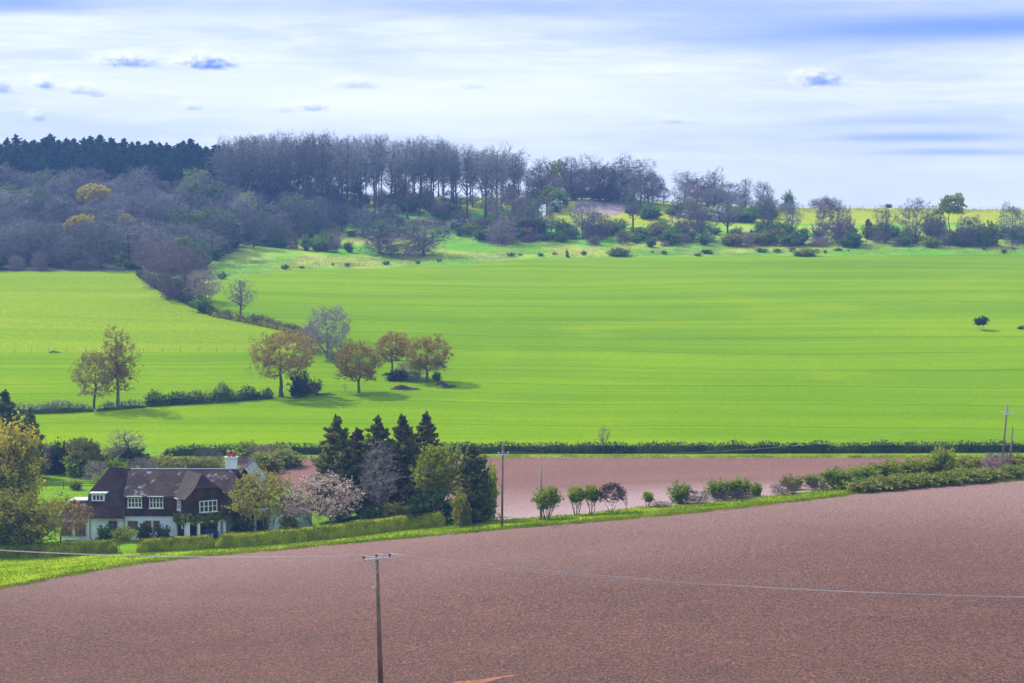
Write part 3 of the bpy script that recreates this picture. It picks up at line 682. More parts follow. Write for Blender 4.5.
# tall beeches on the skyline
top = [(225,140),(250,136),(290,132),(330,134),(360,136),(390,135),(420,136),(440,140),(462,145),(480,146),(500,147),(515,146),(530,155)]
for row, (Y0, st, a, b) in enumerate(((775,19,232,350),(790,15,225,500),(806,15,228,520),(822,17,230,520),(836,19,232,515))):
    px = a
    while px < b:
        Y = Y0+rw.uniform(-7,7); P = gY(px, Y)
        tp = np.interp(px, [q[0] for q in top], [q[1] for q in top])+rw.uniform(-1,9)
        h = float(slope(tp))*Y-P[2]
        put(f'tall{rw.randrange(5)}', P, h, max(7.5, h*rw.uniform(.36,.6)), 'tall_bare_tree', 'tall slender leafless tree in the skyline stand, sky showing between its trunks', 'tree', 'tall leafless trees on the skyline')
        px += st*rw.uniform(.7,1.3)
UG = 'bare thickets under the skyline stand'
for i in range(44):
    px = rw.uniform(345,535); Y = rw.uniform(785,828)
    put(rw.choice(['bareshrub0','bareshrub1','bareshrub2','round1','hillbush0']), gY(px, Y), rw.uniform(2.5,8), rw.uniform(5,10), 'thicket_shrub', 'low brushy thicket among the trunk feet of the skyline stand', 'shrub', UG)
EG = 'undergrowth at the foot of the wood'
for i in range(46):
    px = rw.uniform(-70,206); Y = rw.uniform(642,664)
    put(rw.choice(['hillbush0','hillbush1','bareshrub0','bareshrub1','bareshrub2','olivebush0']), gY(px, Y), rw.uniform(2.5,6), rw.uniform(4,9), 'undergrowth_shrub', 'undergrowth bush along the dim lower edge of the wood at left', 'shrub', EG)
# ------------------------------------------------------------------ trees along the hilltop to the right, each its own
for (px, tp, w, Y, kd, lab) in [
    (541,158,26,835,'round1','rounded dark bare tree on the skyline at the right end of the tall stand'),
    (558,160,26,850,'spring_round','pale green leafing tree on the skyline between two groups of bare trees'),
    (573,157,36,845,'tall1','wide bare skyline tree, left one of the middle group above the bare soil patch'),
    (591,155,34,850,'tall3','tall bare skyline tree in the centre of the middle group, above the bare soil patch'),
    (604,163,30,840,'round2','dense purple bare tree at the right of the middle skyline group'),
    (622,155,38,850,'tall2','airy bare skyline tree with sky showing through, tallest behind the lone dark tree'),
    (640,158,34,855,'tall0','airy bare skyline tree, right partner of the tallest airy one'),
    (652,172,26,850,'round3','low dark bare tree closing the right side of the airy skyline pair'),
    (684,171,34,865,'tall4','bare skyline tree, larger of the group above the white blossom bush'),
    (697,176,36,860,'round0','dense low bare tree filling the group above the white blossom bush'),
    (714,168,24,870,'tall2','slim bare tree sticking out on top of the group above the white blossom bush'),
    (728,182,26,870,'round2','low purple bare tree just right of the group above the white blossom bush'),
    (745,178,16,870,'slim1','thin upright bare tree on the skyline before the ground turns open'),
    (763,181,22,872,'round1','small dark bare tree, last round crown of the skyline row'),
    (787,192,14,875,'hillbush0','small dark evergreen alone on the skyline right of the last bare crown'),
    (824,198,34,880,'bareshrub1','low brown thicket lying along the skyline by the open meadow'),
    (888,204,7,900,'darkbush0','tiny dark round bush standing alone on the right skyline')]:
    P = gY(px, Y); h = float(slope(tp))*Y-P[2]
    put(kd, P, h, w*Y/FPX, 'skyline_shrub' if 'bush' in kd or 'shrub' in kd else 'skyline_tree', lab, 'shrub' if 'bush' in kd or 'shrub' in kd else 'tree')
FG = 'low bare trees filling the skyline row'
for i in range(46):
    px = rw.uniform(528,792); Y = rw.uniform(835,865)
    if 660 < px < 672 and rw.random() < .6: continue
    tp = np.interp(px, [528,560,640,665,700,740,792], [166,166,166,184,178,188,200])+rw.uniform(0,9)
    P = gY(px, Y); h = max(3.5, float(slope(tp))*Y-P[2])
    put(rw.choice(['round0','round1','round2','round3','spread0','spread1']), P, h, h*rw.uniform(.9,1.3), 'skyline_tree', 'low bare tree filling the skyline row beneath the taller separate crowns', 'tree', FG)
HG = 'green bushes under the skyline trees'
for i in range(34):
    px = 525+i*7.3+rw.uniform(-3,3)
    if 660 < px < 668: continue
    Y = 815+rw.uniform(-6,14)
    if 568 < px < 626: Y = 842+rw.uniform(0,8)
    kd = rw.choice(['hillbush0','hillbush1','hillbush2','springbush0'])
    put(kd, gY(px, Y), rw.uniform(3.0,6.5), rw.uniform(6,11), 'shrub', 'green bush in the low band beneath the skyline trees', 'shrub', HG)
at('whitebush', 716, 205, 14, 22, 'blossom_shrub', 'white flowering bush under the skyline trees', 'shrub', Y=812)
at('whitebush', 556, 196, 11, 16, 'blossom_shrub', 'greyish white flowering bush at the left end of the green band under the skyline trees', 'shrub', Y=812)
at('whitebush', 688, 204, 9, 14, 'blossom_shrub', 'small white flowering bush left of the larger white one under the skyline', 'shrub', Y=815)
# ------------------------------------------------------------------ trees standing on the bank above the big field
for (px, pb, h, w, kd, lab) in [
    (380,254,50,58,'round1','big purple bare tree, left of the pair in front of the scarp'),
    (424,255,38,58,'round3','lower broad purple bare tree, right of the pair in front of the scarp'),
    (402,256,26,70,'bareshrub1','low purple thicket spreading in front of the pair on the scarp'),
    (362,236,28,30,'round3','grey bare tree behind the left of the purple pair on the scarp'),
    (508,240,54,46,'spread1','dark purple bare tree at the left end of the bank trees'),
    (503,245,26,36,'bareshrub0','low purple thicket at the foot of the dark leftmost bank tree'),
    (538,239,44,34,'slim0','bare tree with a leaning dark trunk, second on the bank from the left'),
    (551,240,32,14,'slim2','thin bare tree beside the leaning trunk on the bank'),
    (583,238,40,32,'round2','bushy bare tree on the bank below the bare soil patch'),
    (598,240,28,30,'bareshrub1','low brown green thicket right below the bare soil patch'),
    (633,233,48,28,'slim1','upright dark bare tree alone against the yellow meadow, right of the bare soil patch'),
    (690,240,40,44,'bareshrub2','dense dark thicket tree in the middle of the bank'),
    (702,241,34,30,'round1','dark bare tree pressed against the dense thicket on the bank'),
    (729,240,46,30,'slim2','bare tree with a dark stem right of the thicket on the bank'),
    (768,243,48,30,'slim0','brownish bare tree on the bank under the last skyline crown'),
    (792,243,42,26,'slim1','thin bare tree with a visible stem left of the purple dome'),
    (830,244,46,42,'bareshrub0','purple bare dome shaped tree leaning left on the bank'),
    (846,243,26,22,'bareshrub0','low purple thicket at the right foot of the dome shaped tree'),
    (868,239,20,9,'column','small dark evergreen upright between bare trees on the bank'),
    (884,243,38,26,'slim2','thin brown bare tree right of the small evergreen'),
    (915,244,46,40,'spread0','broad grey bare tree left of the tall green leafing one'),
    (950,243,49,34,'hill_leafy','tall tree with a bare stem and fresh green top rising above the right skyline'),
    (934,243,30,24,'bareshrub1','bare thicket at the left foot of the tall green topped tree'),
    (970,246,30,32,'bareshrub2','grey brown thicket right of the tall green topped tree'),
    (990,246,24,22,'springbush0','rounded pale green bush near the right end of the bank'),
    (1012,245,42,30,'round0','dark bare tree at the right edge of the view on the bank'),
    (1040,245,40,30,'round1','bare tree just beyond the right edge of the bank row')]:
    sh = 'shrub' in kd or 'bush' in kd
    at(kd, px, pb, h, w, 'bank_shrub' if sh else 'bank_tree', lab, 'shrub' if sh else 'tree')
SG = 'scrub bushes along the foot of the bank'
for i in range(160):
    px = rw.uniform(468,1060); pb = rw.uniform(233,248) if px > 560 else rw.uniform(230,244)
    kd = rw.choice(['hillbush0','hillbush1','hillbush2','hillbush0','hillbush2','bareshrub0','bareshrub1','olivebush0','springbush1','springbush0'])
    h = rw.uniform(6,15); w = h*rw.uniform(1.1,2.2)
    at(kd, px, pb, h, w, 'scrub_shrub', 'low scrub bush in the tangled band between the bank trees', 'shrub', SG)
LG = 'low scrub at the wood edge'
for i in range(34):
    px = rw.uniform(200,352); pb = float(np.interp(px, [200,230,262,300,350], [262,252,242,246,252]))+rw.uniform(-7,4)
    at(rw.choice(['hillbush0','hillbush1','hillbush2','bareshrub0']), px, pb, rw.uniform(8,18), rw.uniform(10,20), 'scrub_shrub', 'scrub bush at the ragged edge where wood meets pale grass slope', 'shrub', LG)
for i in range(16):
    px = rw.uniform(345,480); pb = rw.uniform(222,238)
    at(rw.choice(['hillbush0','hillbush1','tuft0','bareshrub1']), px, pb, rw.uniform(4,9), rw.uniform(6,14), 'scrub_shrub', 'small bush dotted over the bright scarp below the tall trees', 'shrub', 'bushes on the scarp')
at('darkbush1', 232, 246, 26, 22, 'dark_shrub', 'near black evergreen bush at the wood edge above the pale grass slope', 'shrub', Y=700)
at('whitebush', 462, 228, 9, 26, 'blossom_shrub', 'greyish white flowering thicket on the scarp right of the purple pair', 'shrub')
at('bareshrub2', 476, 232, 14, 30, 'bank_shrub', 'dark thicket behind the flowering one on the scarp', 'shrub')
TG = 'dwarf bushes along the top edge of the green field'
px = 285
while px < 1030:
    yb = float(np.interp(px, [q[0] for q in Ftop], [q[1] for q in Ftop]))-rw.uniform(.5,4.5)
    h = rw.uniform(1.8,5.0)
    if rw.random() < .6: at(rw.choice(['tuft0','tuft1','hillbush1']), px, yb, h, h*rw.uniform(1.0,3.2), 'dwarf_bush', 'dwarf green bush dotted along the rough top edge of the big green field', 'shrub', TG)
    px += rw.uniform(7,17)
at('bramble0', 805, 256, 7, 28, 'scrub_shrub', "dark flat bramble mound on the field's top edge below the purple dome tree", 'shrub')
at('bramble1', 618, 256, 8, 26, 'scrub_shrub', "yellow green scrub mound on the field's top edge below the lone dark tree", 'shrub')
at('tuft0', 567, 257.5, 9, 4, 'dwarf_bush', "tallest upright dark bush on the field's top edge, below the thin bank tree", 'shrub')
at('tuft1', 222, 279, 7, 11, 'scrub_shrub', 'dark scrub clump where the pale slope meets the field, right of the purple tree line', 'shrub')
# ------------------------------------------------------------------ purple tree line running down to the oaks
for (px, pb, h, w, kd, lab) in [
    (150,280,42,44,'spread0','grey bare tree at the top of the tree line, nearest the wood'),
    (170,289,48,50,'spread2','tall purple bare tree in the upper part of the tree line'),
    (158,288,30,34,'bareshrub0','brownish bare thicket on the pasture side of the upper tree line'),
    (186,301,54,56,'bareshrub1','broad purple bare dome in the middle of the tree line'),
    (176,298,36,46,'bareshrub2','dense dark thicket low in the middle of the tree line'),
    (205,309,42,40,'spread1','arching brown bare tree at the lower end of the tree line')]:
    at(kd, px, pb, h, w, 'bare_tree', lab)
at('hillbush1', 201, 312, 13, 22, 'shrub', 'green bush under the arching tree at the lower end of the tree line', 'shrub')
at('slim0', 241, 321, 42, 34, 'bare_tree', 'thin forked bare tree standing over the scrub hedge beyond the oaks')
at('ash_round', 327, 358, 52, 50, 'bare_tree', 'round blue grey bare tree behind the bronze oaks')
at('bareshrub0', 311, 352, 30, 30, 'bare_shrub', 'grey bare thicket at the left foot of the round blue grey tree', 'shrub')
at('bareshrub1', 337, 362, 22, 26, 'bare_shrub', 'grey brown bush between the round blue grey tree and the middle oak', 'shrub')
# oaks
OG = None
at('oak_wide', 282, 397, 66, 72, 'oak_tree', 'widest bronze leaved oak with a stout dark trunk by the end of the bushy hedge', rz=0.4)
at('oak_round', 359, 393, 54, 50, 'oak_tree', 'round headed bronze oak standing alone right of the widest one', rz=1.0)
at('oak_open', 392, 376, 44, 40, 'oak_tree', 'smaller bronze oak at the back with an open clear stem', rz=2.0)
at('oak_round', 427, 382, 48, 50, 'oak_tree', 'rightmost bronze oak beside the dark earth at the field corner', rz=3.6)
at('oak_tall', 118, 408, 82, 44, 'oak_tree', 'tall tiered bronze oak, right one of the pair on the left hedge', rz=0.3)
at('oak_bare', 94, 409, 58, 46, 'oak_tree', 'lower nearly bare oak, left one of the pair on the left hedge', rz=1.3)
at('darkbush0', 299, 397, 25, 22, 'shrub', 'dark green bush at the right foot of the widest oak', 'shrub')
at('olivebush0', 313, 395, 16, 20, 'shrub', 'thin olive bush right of the dark bush under the widest oak', 'shrub')
at('bareshrub2', 409, 380, 18, 34, 'bare_shrub', 'brown thicket filling the gap between the two right hand oaks', 'shrub')
at('darkbush1', 398, 380, 10, 28, 'shrub', 'dark low bush at the foot of the open stemmed oak', 'shrub')
at('hillbush2', 437, 381, 10, 10, 'shrub', 'small bright green bush right of the rightmost oak trunk', 'shrub')
at('sapling', 345, 392, 9, 5, 'sapling', 'tiny sapling left of the round headed oak', 'sapling')
at('lonetree', 981, 330, 13.5, 15, 'lone_tree', 'small dark round tree alone in the big green field at right')
at('tuft0', 1021, 329, 4, 8, 'dwarf_bush', "low dark tuft at the right edge, level with the lone round tree", 'shrub')
at('sapling', 604, 446, 30, 15, 'sapling', 'leafless sapling rising above the long field hedge', 'sapling', Y=341)
# ------------------------------------------------------------------ hedges
def hedge(pxl, h, w, leaf, name, label, dens_=75, lsize=.2, group=None, Y=None, trimmed=False, var=.25, leaf2=None, f2=.3, seed=1, twigs=0, twig='twig', worldpts=None, cat='hedge', core=1.0):
    rng = np.random.default_rng(seed)
    P = np.array([list(gp(*q)) if Y is None else list(gY(q[0], Y)) for q in pxl]) if worldpts is None else np.array(worldpts)
    sgl = np.linalg.norm(np.diff(P[:,:2], axis=0), axis=1); cum = np.concatenate([[0], np.cumsum(sgl)]); L = cum[-1]
    n = int(L*dens_)
    u = rng.uniform(0, L, n); bx = np.interp(u, cum, P[:,0]); by = np.interp(u, cum, P[:,1])
    k = np.clip(np.searchsorted(cum, u)-1, 0, len(sgl)-1); tg = (P[k+1,:2]-P[k,:2])/sgl[k][:,None]; nx = np.stack([-tg[:,1], tg[:,0]], 1)
    ph = rng.uniform(0, 6.28, 6); fr = rng.uniform(.12, 1.3, 6)
    hm = lambda u: h*(1+var*sum(np.sin(u*f_+p_) for f_, p_ in zip(fr, ph))/2.6)*(.35+.65*np.clip(np.minimum(u, L-u)/(.5 if trimmed else 2.5)+.02, 0, 1)**.6)
    hh = hm(u); wm = w*(1+var*.7*np.sin(u*.7+ph[0])*np.sin(u*.23+ph[1]))
    s = rng.uniform(-1, 1, n)       # around the section: side, top, side
    tt = np.sign(s)*np.where(np.abs(s) < .35, np.abs(s)/.35, 1); zt = np.where(np.abs(s) < .35, 1.0, 1-(np.abs(s)-.35)/.65)
    rnd = (0 if trimmed else .35)
    depth = 1-rng.uniform(0,1,n)**2*.5
    off = tt*wm/2*depth*(1-rnd*np.maximum(zt-.5,0)); z = hh*zt*np.where(np.abs(s) < .35, depth*(1-rnd*.4*tt**2), 1)
    jit = .035 if trimmed else .18
    X = bx+nx[:,0]*off; Yy = by+nx[:,1]*off
    C = np.stack([X, Yy, H(X, Yy)+np.maximum(z, .05)], 1)+rng.normal(size=(n,3))*jit
    o = P.mean(0); o[2] = float(H(o[0], o[1]))
    sel = rng.uniform(size=n)+0.5*np.sin(u*.35+ph[2])*(.6 if leaf2 else 0) < f2 if leaf2 else np.zeros(n, bool)
    parts = [(*quads(C[~sel]-o, lsize, rng), 0)]; mats = [M[leaf]]
    if leaf2: parts.append((*quads(C[sel]-o, lsize, rng), 1)); mats.append(M[leaf2])
    m = int(L*max(twigs, 3)); uu = rng.uniform(0, L, m); x0 = np.interp(uu, cum, P[:,0]); y0 = np.interp(uu, cum, P[:,1]); z0 = H(x0, y0)
    hh = hm(uu)*rng.uniform(.7, 1.12 if twigs > 3 else .95, m); dx = rng.normal(size=(m,2))*w*.22
    T_ = np.stack([np.stack([x0+dx[:,0]*q, y0+dx[:,1]*q, z0-.1+hh*q], 1) for q in (0,.5,1)], 1)-o
    parts.append((*tubes(T_, np.array([.035,.03,.015])[None].repeat(m,0), 3), len(mats))); mats.append(M[twig])
    if twigs > 3:
        K, _, _ = kids(rng, T_, 6, .2, .6, .4, .2, None, 3); parts.append((*tubes(K, np.full(K.shape[:2], .022), 3), len(mats)-1))
    nc = max(6, int(L/.8)); uc = np.linspace(0, L, nc); xc = np.interp(uc, cum, P[:,0]); yc = np.interp(uc, cum, P[:,1])
    kc = np.clip(np.searchsorted(cum, uc)-1, 0, len(sgl)-1); tc = (P[kc+1,:2]-P[kc,:2])/sgl[kc][:,None]; nc_ = np.stack([-tc[:,1], tc[:,0]], 1)
    cf = .93 if trimmed else .72; prof = np.array([(-.5,-.2),(-.5,.55),(-.34,1),(.34,1),(.5,.55),(.5,-.2)])
    hc = hm(uc)*cf*rng.uniform(.9,1.06,nc)*core; wc = w*cf*rng.uniform(.9,1.08,nc)
    CX = xc[:,None]+nc_[:,0:1]*prof[:,0]*wc[:,None]; CY = yc[:,None]+nc_[:,1:2]*prof[:,0]*wc[:,None]
    CZ = H(xc, yc)[:,None]+prof[:,1]*hc[:,None]
    Vc = np.stack([CX, CY, CZ], -1).reshape(-1,3)-o; ix = np.arange(nc*6).reshape(nc,6)
    Fc = np.concatenate([np.stack([ix[:-1,q], ix[1:,q], ix[1:,q+1], ix[:-1,q+1]], -1) for q in range(5)]+[ix[[0,-1]][:,[0,1,4,5]], ix[[0,-1]][:,[1,2,3,4]]])
    parts.append((Vc, Fc, 0))
    V, F, mi = join(parts)
    return tag(link(name, mesh_np(name, V, F, mats, mi), None, Vector(o)), label, cat, group)
hedge([(165,456),(300,454.2),(430,453.5),(560,453.3),(700,453),(860,452.6),(1024,452),(1110,452)], 1.75, 1.6, 'fieldhedge', 'hedge', 'long dark clipped field hedge between the green field and the far brown field', 95, .17, var=.10, leaf2='mid', f2=.06, seed=2, twigs=4)
hedge([(146,406),(180,404),(220,402),(272,398)], 2.4, 2.6, 'fieldhedge', 'hedge', 'bushy dark green hedge between the oak pair and the widest oak', 70, .22, var=.42, leaf2='mid', f2=.45, seed=3, twigs=9, core=.72)
hedge([(-60,416),(0,414.5),(60,412.5),(93,411)], 1.9, 1.8, 'fieldhedge', 'hedge', 'brown twiggy hedge left of the oak pair', 34, .17, var=.25, leaf2='olive', f2=.45, seed=4, twigs=16, core=.6)
hedge([(97,411),(146,407)], 1.6, 1.6, 'fieldhedge', 'hedge', 'thin brown hedge under the oak pair', 16, .16, var=.3, leaf2='hedgered', f2=.3, seed=14, twigs=12, core=.4)
hedge([(139,275),(158,288.5),(185,302),(214,316)], 1.7, 2.4, 'fieldhedge', 'hedge', 'dark hedge bottom under the purple tree line', 55, .24, var=.3, seed=5, twigs=4)
hedge([(214,316.5),(250,323),(270,327.5),(290,332),(312,342)], 2.0, 2.2, 'olive', 'hedge', 'scrubby grey green hedge running down from the tree line behind the widest oak', 34, .2, var=.4, leaf2='fieldhedge', f2=.4, seed=6, twigs=10, core=.8, twig='twig_grey')
hedge([(-60,560),(0,558),(47,556.5),(118,553)], 1.75, 1.5, 'hedge', 'hedge', 'clipped garden hedge left of the small round headed tree', 340, .085, trimmed=True, var=.03, leaf2='fieldhedge', f2=.3, seed=7)
hedge([(137,552.5),(170,551),(215,548)], 1.75, 1.5, 'hedge', 'hedge', 'clipped garden hedge section with a russet end, in front of the house', 340, .085, trimmed=True, var=.03, leaf2='hedgered', f2=.3, seed=8)
hedge([(216,548.6),(264,545),(330,538.5),(400,530),(446,525.5)], 1.8, 1.6, 'hedge', 'hedge', 'longest clipped garden hedge running right from the house gable to the tall trees', 320, .085, trimmed=True, var=.035, leaf2='fieldhedge', f2=.22, seed=9)
hedge([(236,463),(262,461),(292,460)], 1.9, 2.0, 'hedgered', 'hedge', 'loose russet hedge behind the chimney by the far brown field', 40, .17, var=.4, leaf2='olive', f2=.35, seed=10, twigs=12, twig='twig_red', core=.45)
# ------------------------------------------------------------------ garden, paddock and verge plants
for (kd, px, pb, h, w, nm, lab, ct, Y) in [
    ('goldbush',12,515,92,66,'golden_tree','big golden leaved tree at the left edge of the view','tree',None),
    ('olivegreen',14,556,62,78,'large_shrub','large olive green bush in front of the golden tree','shrub',None),
    ('red_twig_tree',60,552,58,66,'reddish_tree','small reddish twigged tree with a leaning dark trunk left of the house','tree',None),
    ('conifer_a',3,455,88,50,'conifer','black green conifer behind the golden tree, left one at the edge','tree',318),
    ('conifer_b',27,455,72,30,'conifer','dark narrow conifer right of the black green one behind the golden tree','tree',316),
    ('bareshrub1',12,425,36,50,'bare_shrub','brown bare thicket behind the two left conifers','shrub',345),
    ('darkbush0',57,462,32,20,'shrub','dark green bush behind the paddock fence','shrub',322),
    ('bareshrub0',47,462,26,20,'bare_shrub','brown bare bush left of the dark one behind the paddock fence','shrub',322),
    ('garden_olive',80,464,38,34,'garden_tree','rounded green garden tree behind the paddock fence','tree',320),
    ('bareshrub2',92,466,22,26,'bare_shrub','thin grey bush between the rounded garden tree and the house roof','shrub',312),
    ('bare_garden',125,446,44,46,'bare_tree','smoky grey leafless tree rising out of a dark bush behind the house','tree',322),
    ('darkbush1',131,447,24,40,'shrub','dark evergreen bush under the smoky grey leafless tree','shrub',322),
    ('springbush0',108,470,24,36,'shrub','yellow green bush behind the left end of the house roof','shrub',300),
    ('springbush1',128,472,30,36,'shrub','pale green rounded bush behind the house ridge','shrub',296),
    ('small_cone',148,474,24,24,'conifer','small brown pointed conifer peeping over the house ridge','tree',286),
    ('garden_olive',178,466,32,48,'garden_tree','loose olive tree behind the middle of the house ridge','tree',304),
    ('garden_olive',203,466,28,38,'garden_tree','lower olive tree behind the ridge, left of the chimney','tree',306),
    ('olivebush1',158,462,22,36,'shrub','olive bush left of the loose olive tree behind the house','shrub',318),
    ('olivebush0',72,466,10,14,'shrub','small low bush beside the paddock fence post','shrub',304),
    ('garden_gold',262,528,70,78,'garden_tree','yellow green leafing tree in front of the pale shed','tree',251),
    ('blossom_tree',318,526,62,88,'blossom_tree','pink blossom tree left of the tall dark conifers','tree',250),
    ('conifer_a',336,512,106,58,'conifer','tallest dark conifer, first of the row from the left','tree',263),
    ('conifer_brown',357,514,88,44,'conifer','brownish conifer close behind the tallest one','tree',266),
    ('conifer_b',377,514,102,50,'conifer','dark pointed conifer behind the grey leafless tree','tree',262),
    ('bare_garden',377,522,86,46,'bare_tree','grey leafless tree standing against the dark conifers','tree',250),
    ('conifer_c',402,514,101,46,'conifer','brown tinged pointed conifer, right of the grey leafless tree','tree',262),
    ('conifer_c',425,512,98,44,'conifer','last pointed conifer of the row, above the bright green tree','tree',266),
    ('spring_tree',436,522,76,54,'garden_tree','bright yellow green leafy tree in front of the last pointed conifer','tree',252),
    ('column',472,524,80,36,'conifer','dark columnar evergreen beside the tall pole','tree',242),
    ('springbush1',487,523,56,26,'shrub','light green bush growing against the dark columnar evergreen','shrub',244),
    ('olivebush1',461,525,36,20,'shrub','tan green bush at the left foot of the columnar evergreen','shrub',239),
    ('olivebush0',398,522,24,44,'shrub','olive bush behind the hedge under the pointed conifers','shrub',250),
    ('darkbush0',432,524,34,52,'shrub','dark green bush beneath the bright yellow green tree','shrub',246),
    ('darkbush1',372,522,22,30,'shrub','dark bush at the foot of the grey leafless tree','shrub',247),
    ('olivebush1',288,530,26,26,'shrub','small olive bush between the pale shed and the blossom tree','shrub',249),
    ('darkbush0',102,541,19,19,'clipped_shrub','dark clipped shrub at the left of the white house wall','shrub',254.5),
    ('darkbush1',142,541,21,19,'clipped_shrub','dark clipped shrub in the middle of the white house wall','shrub',254.5),
    ('darkbush0',159,541,18,18,'clipped_shrub','dark clipped shrub beside the house porch','shrub',254.5),
    ('darkbush1',238,540,22,22,'shrub','dark green bush at the right corner of the house carport','shrub',254),
    ('lollipop',124,555.5,29,24,'small_tree','small round headed tree on a thin stem in the gap of the garden hedge','tree',None),
    ('brightbush',547.5,519.5,33,29,'shrub','bright green many stemmed shrub growing around the short pole','shrub',None),
    ('twolobe',577,515.5,29,20,'shrub','left half of the two headed bright shrub on bare stems','shrub',None),
    ('twolobe',592,514,29,20,'shrub','right half of the two headed bright shrub on bare stems','shrub',None),
    ('bareround',612,513,31,30,'bare_shrub','grey leafless dome shaped shrub right of the two headed one','shrub',None),
    ('sapling',626,510,14,6,'sapling','thin sapling right of the grey dome shaped shrub','sapling',None),
    ('brightbush',648,506.5,15,13,'shrub','smallest bright shrub on the verge with thin stems','shrub',None),
    ('brushshrub0',661,507,6,20,'bare_shrub','low grey twiggy patch right of the smallest bright shrub','shrub',None),
    ('green0',680,503.5,21,22,'shrub','round green shrub at the left end of the right hand scrub','shrub',None),
    ('brushshrub1',695,503.5,14,26,'bare_shrub','grey brown brush leaning on the round green shrub','shrub',None),
    ('green1',718,498,19,24,'shrub','green shrub with a bright crown, second of the right hand scrub','shrub',None),
    ('green2',740,497,19,24,'shrub','green shrub touching the right side of the bright crowned one','shrub',None),
    ('brushshrub0',730,500,10,40,'bare_shrub','dry brown brush below the two touching green shrubs','shrub',None),
    ('springbush0',756,496,14,12,'shrub','slim pale green shrub at a gap in the right hand scrub','shrub',None),
    ('brushshrub0',786,494.5,12,30,'bare_shrub','grey brushwood under a small leafy top in the right hand scrub','shrub',None),
    ('olivebush0',793,490,15,22,'shrub','small leafy olive shrub over the grey brushwood','shrub',None),
    ('green0',812,487,15,16,'shrub','small round shrub left of the long green thicket','shrub',None),
    ('brushshrub1',818,490,12,20,'bare_shrub','dry stems under the small round shrub','shrub',None),
    ('green1',838,489,24,34,'shrub','left end shrub of the long green thicket','shrub',None),
    ('green2',862,486,24,34,'shrub','second shrub of the long green thicket','shrub',None),
    ('olivebush1',884,482,24,36,'shrub','olive middle shrub of the long green thicket','shrub',None),
    ('green0',903,478,22,32,'shrub','darker shrub behind the bramble bank in the long thicket','shrub',None),
    ('olivebush0',925,476,22,36,'shrub','shrub left of the feathery upright one','shrub',None),
    ('springbush1',943,476,29,24,'shrub','feathery upright pale shrub, tallest on the right hand bank','shrub',None),
    ('olivebush1',966,472,18,36,'shrub','olive shrub right of the feathery upright one','shrub',None),
    ('bareshrub2',996,470,18,30,'bare_shrub','grey twiggy bush in front of the two right hand poles','shrub',None),
    ('olivebush0',1020,468,16,30,'shrub','olive shrub at the right edge under the poles','shrub',None),
    ]:
    g_ = (.88 if px > 800 and nm != 'bare_shrub' and px != 943 else 1.0) if px > 660 and pb > 460 else 1.0
    wg = 1.15 if px > 660 and pb > 460 else 1.0
    at(kd, px, pb, h*g_, w*wg, nm, lab, ct, None, Y)
for i, (px, pb, h, w) in enumerate([(862,492,14,34),(884,490,15,38),(904,488,15,36),(926,486,14,38),(948,484.5,14,36),(970,482.5,15,38),(990,480.5,13,34),(1010,478.5,14,36),(1032,477,14,36)]):
    at(f'bramble{i%3}', px, pb, h*.92, w*1.1, 'bramble_bush', 'sprawling pale bramble mound in the row edging the near brown field at right', 'bramble', 'bramble mounds along the field edge')
GB = 'mixed shrubs in the garden band behind the house'
for i in range(34):
    px = rw.uniform(34,300); Y = rw.uniform(308,338)
    if px < 100: Y = rw.uniform(318,338)
    put(rw.choice(['olivebush0','olivebush1','darkbush0','springbush0','springbush1','green0','bareshrub0','bareshrub1','bareshrub2']), gY(px, Y), rw.uniform(2,4.2), rw.uniform(3.5,6.5), 'garden_shrub', 'mixed shrub in the loose green and brown band behind the house and paddock', 'shrub', GB)
# ------------------------------------------------------------------ grass
def tufts(pts, name, mat, n, hgt, seed, spread=.25, label=None):
    rng = np.random.default_rng(seed)
    i = rng.integers(0, len(pts), n); B = np.array(pts)[i]
    a = rng.uniform(0, 6.28, n); hh = hgt*rng.uniform(.5,1.4,n); wv = .05*rng.uniform(.6,1.5,n)
    side = np.stack([np.cos(a), np.sin(a), 0*a], 1)*wv[:,None]
    B = B+np.stack([rng.normal(size=n)*spread, rng.normal(size=n)*spread, 0*a], 1)
    B[:,2] = H(B[:,0], B[:,1])-.03
    tip = B+np.stack([rng.normal(size=n)*.35*hh, rng.normal(size=n)*.35*hh, hh], 1)
    V = np.stack([B-side, B+side, tip], 1).reshape(-1,3); F = np.arange(3*n).reshape(-1,3)
    return tag(link(name, mesh_np(name, V, F, M[mat])), label, None, None, 'stuff')
rg = random.Random(9)
def fill(l1, l2, n, a, b):
    o = []
    for _ in range(n):
        x = rg.uniform(a, b); t = rg.random()
        y1 = np.interp(x, [q[0] for q in l1], [q[1] for q in l1]); y2 = np.interp(x, [q[0] for q in l2], [q[1] for q in l2])
        o.append(list(gp(x, y1*(1-t)+y2*t)))
    return o
tufts(fill(E, V, 700, -60, 1090), 'verge_grass_tufts', 'grass', 30000, .20, 1, .9, 'rough bright grass on the verge between hedge and brown field')
tufts(fill([(x, y+1.2) for x, y in E], [(x, y-.3) for x, y in E], 600, -60, 1090), 'field_edge_grass', 'grass', 16000, .28, 2, .5, 'ragged grass fringe along the edge of the near brown field')
tufts(fill([(0,457.8),(1024,457.8)], [(0,456),(1024,456)], 300, 240, 1060), 'margin_grass', 'grass', 9000, .3, 3, .8, 'grass fringe between the long field hedge and the far brown field')
tufts(fill([(x, y-.5) for x, y in Ftop], [(x, y-12) for x, y in Ftop], 900, 215, 1060), 'bank_grass', 'drygrass', 30000, .7, 4, 1.6, 'rough pale grass on the bank above the big green field')
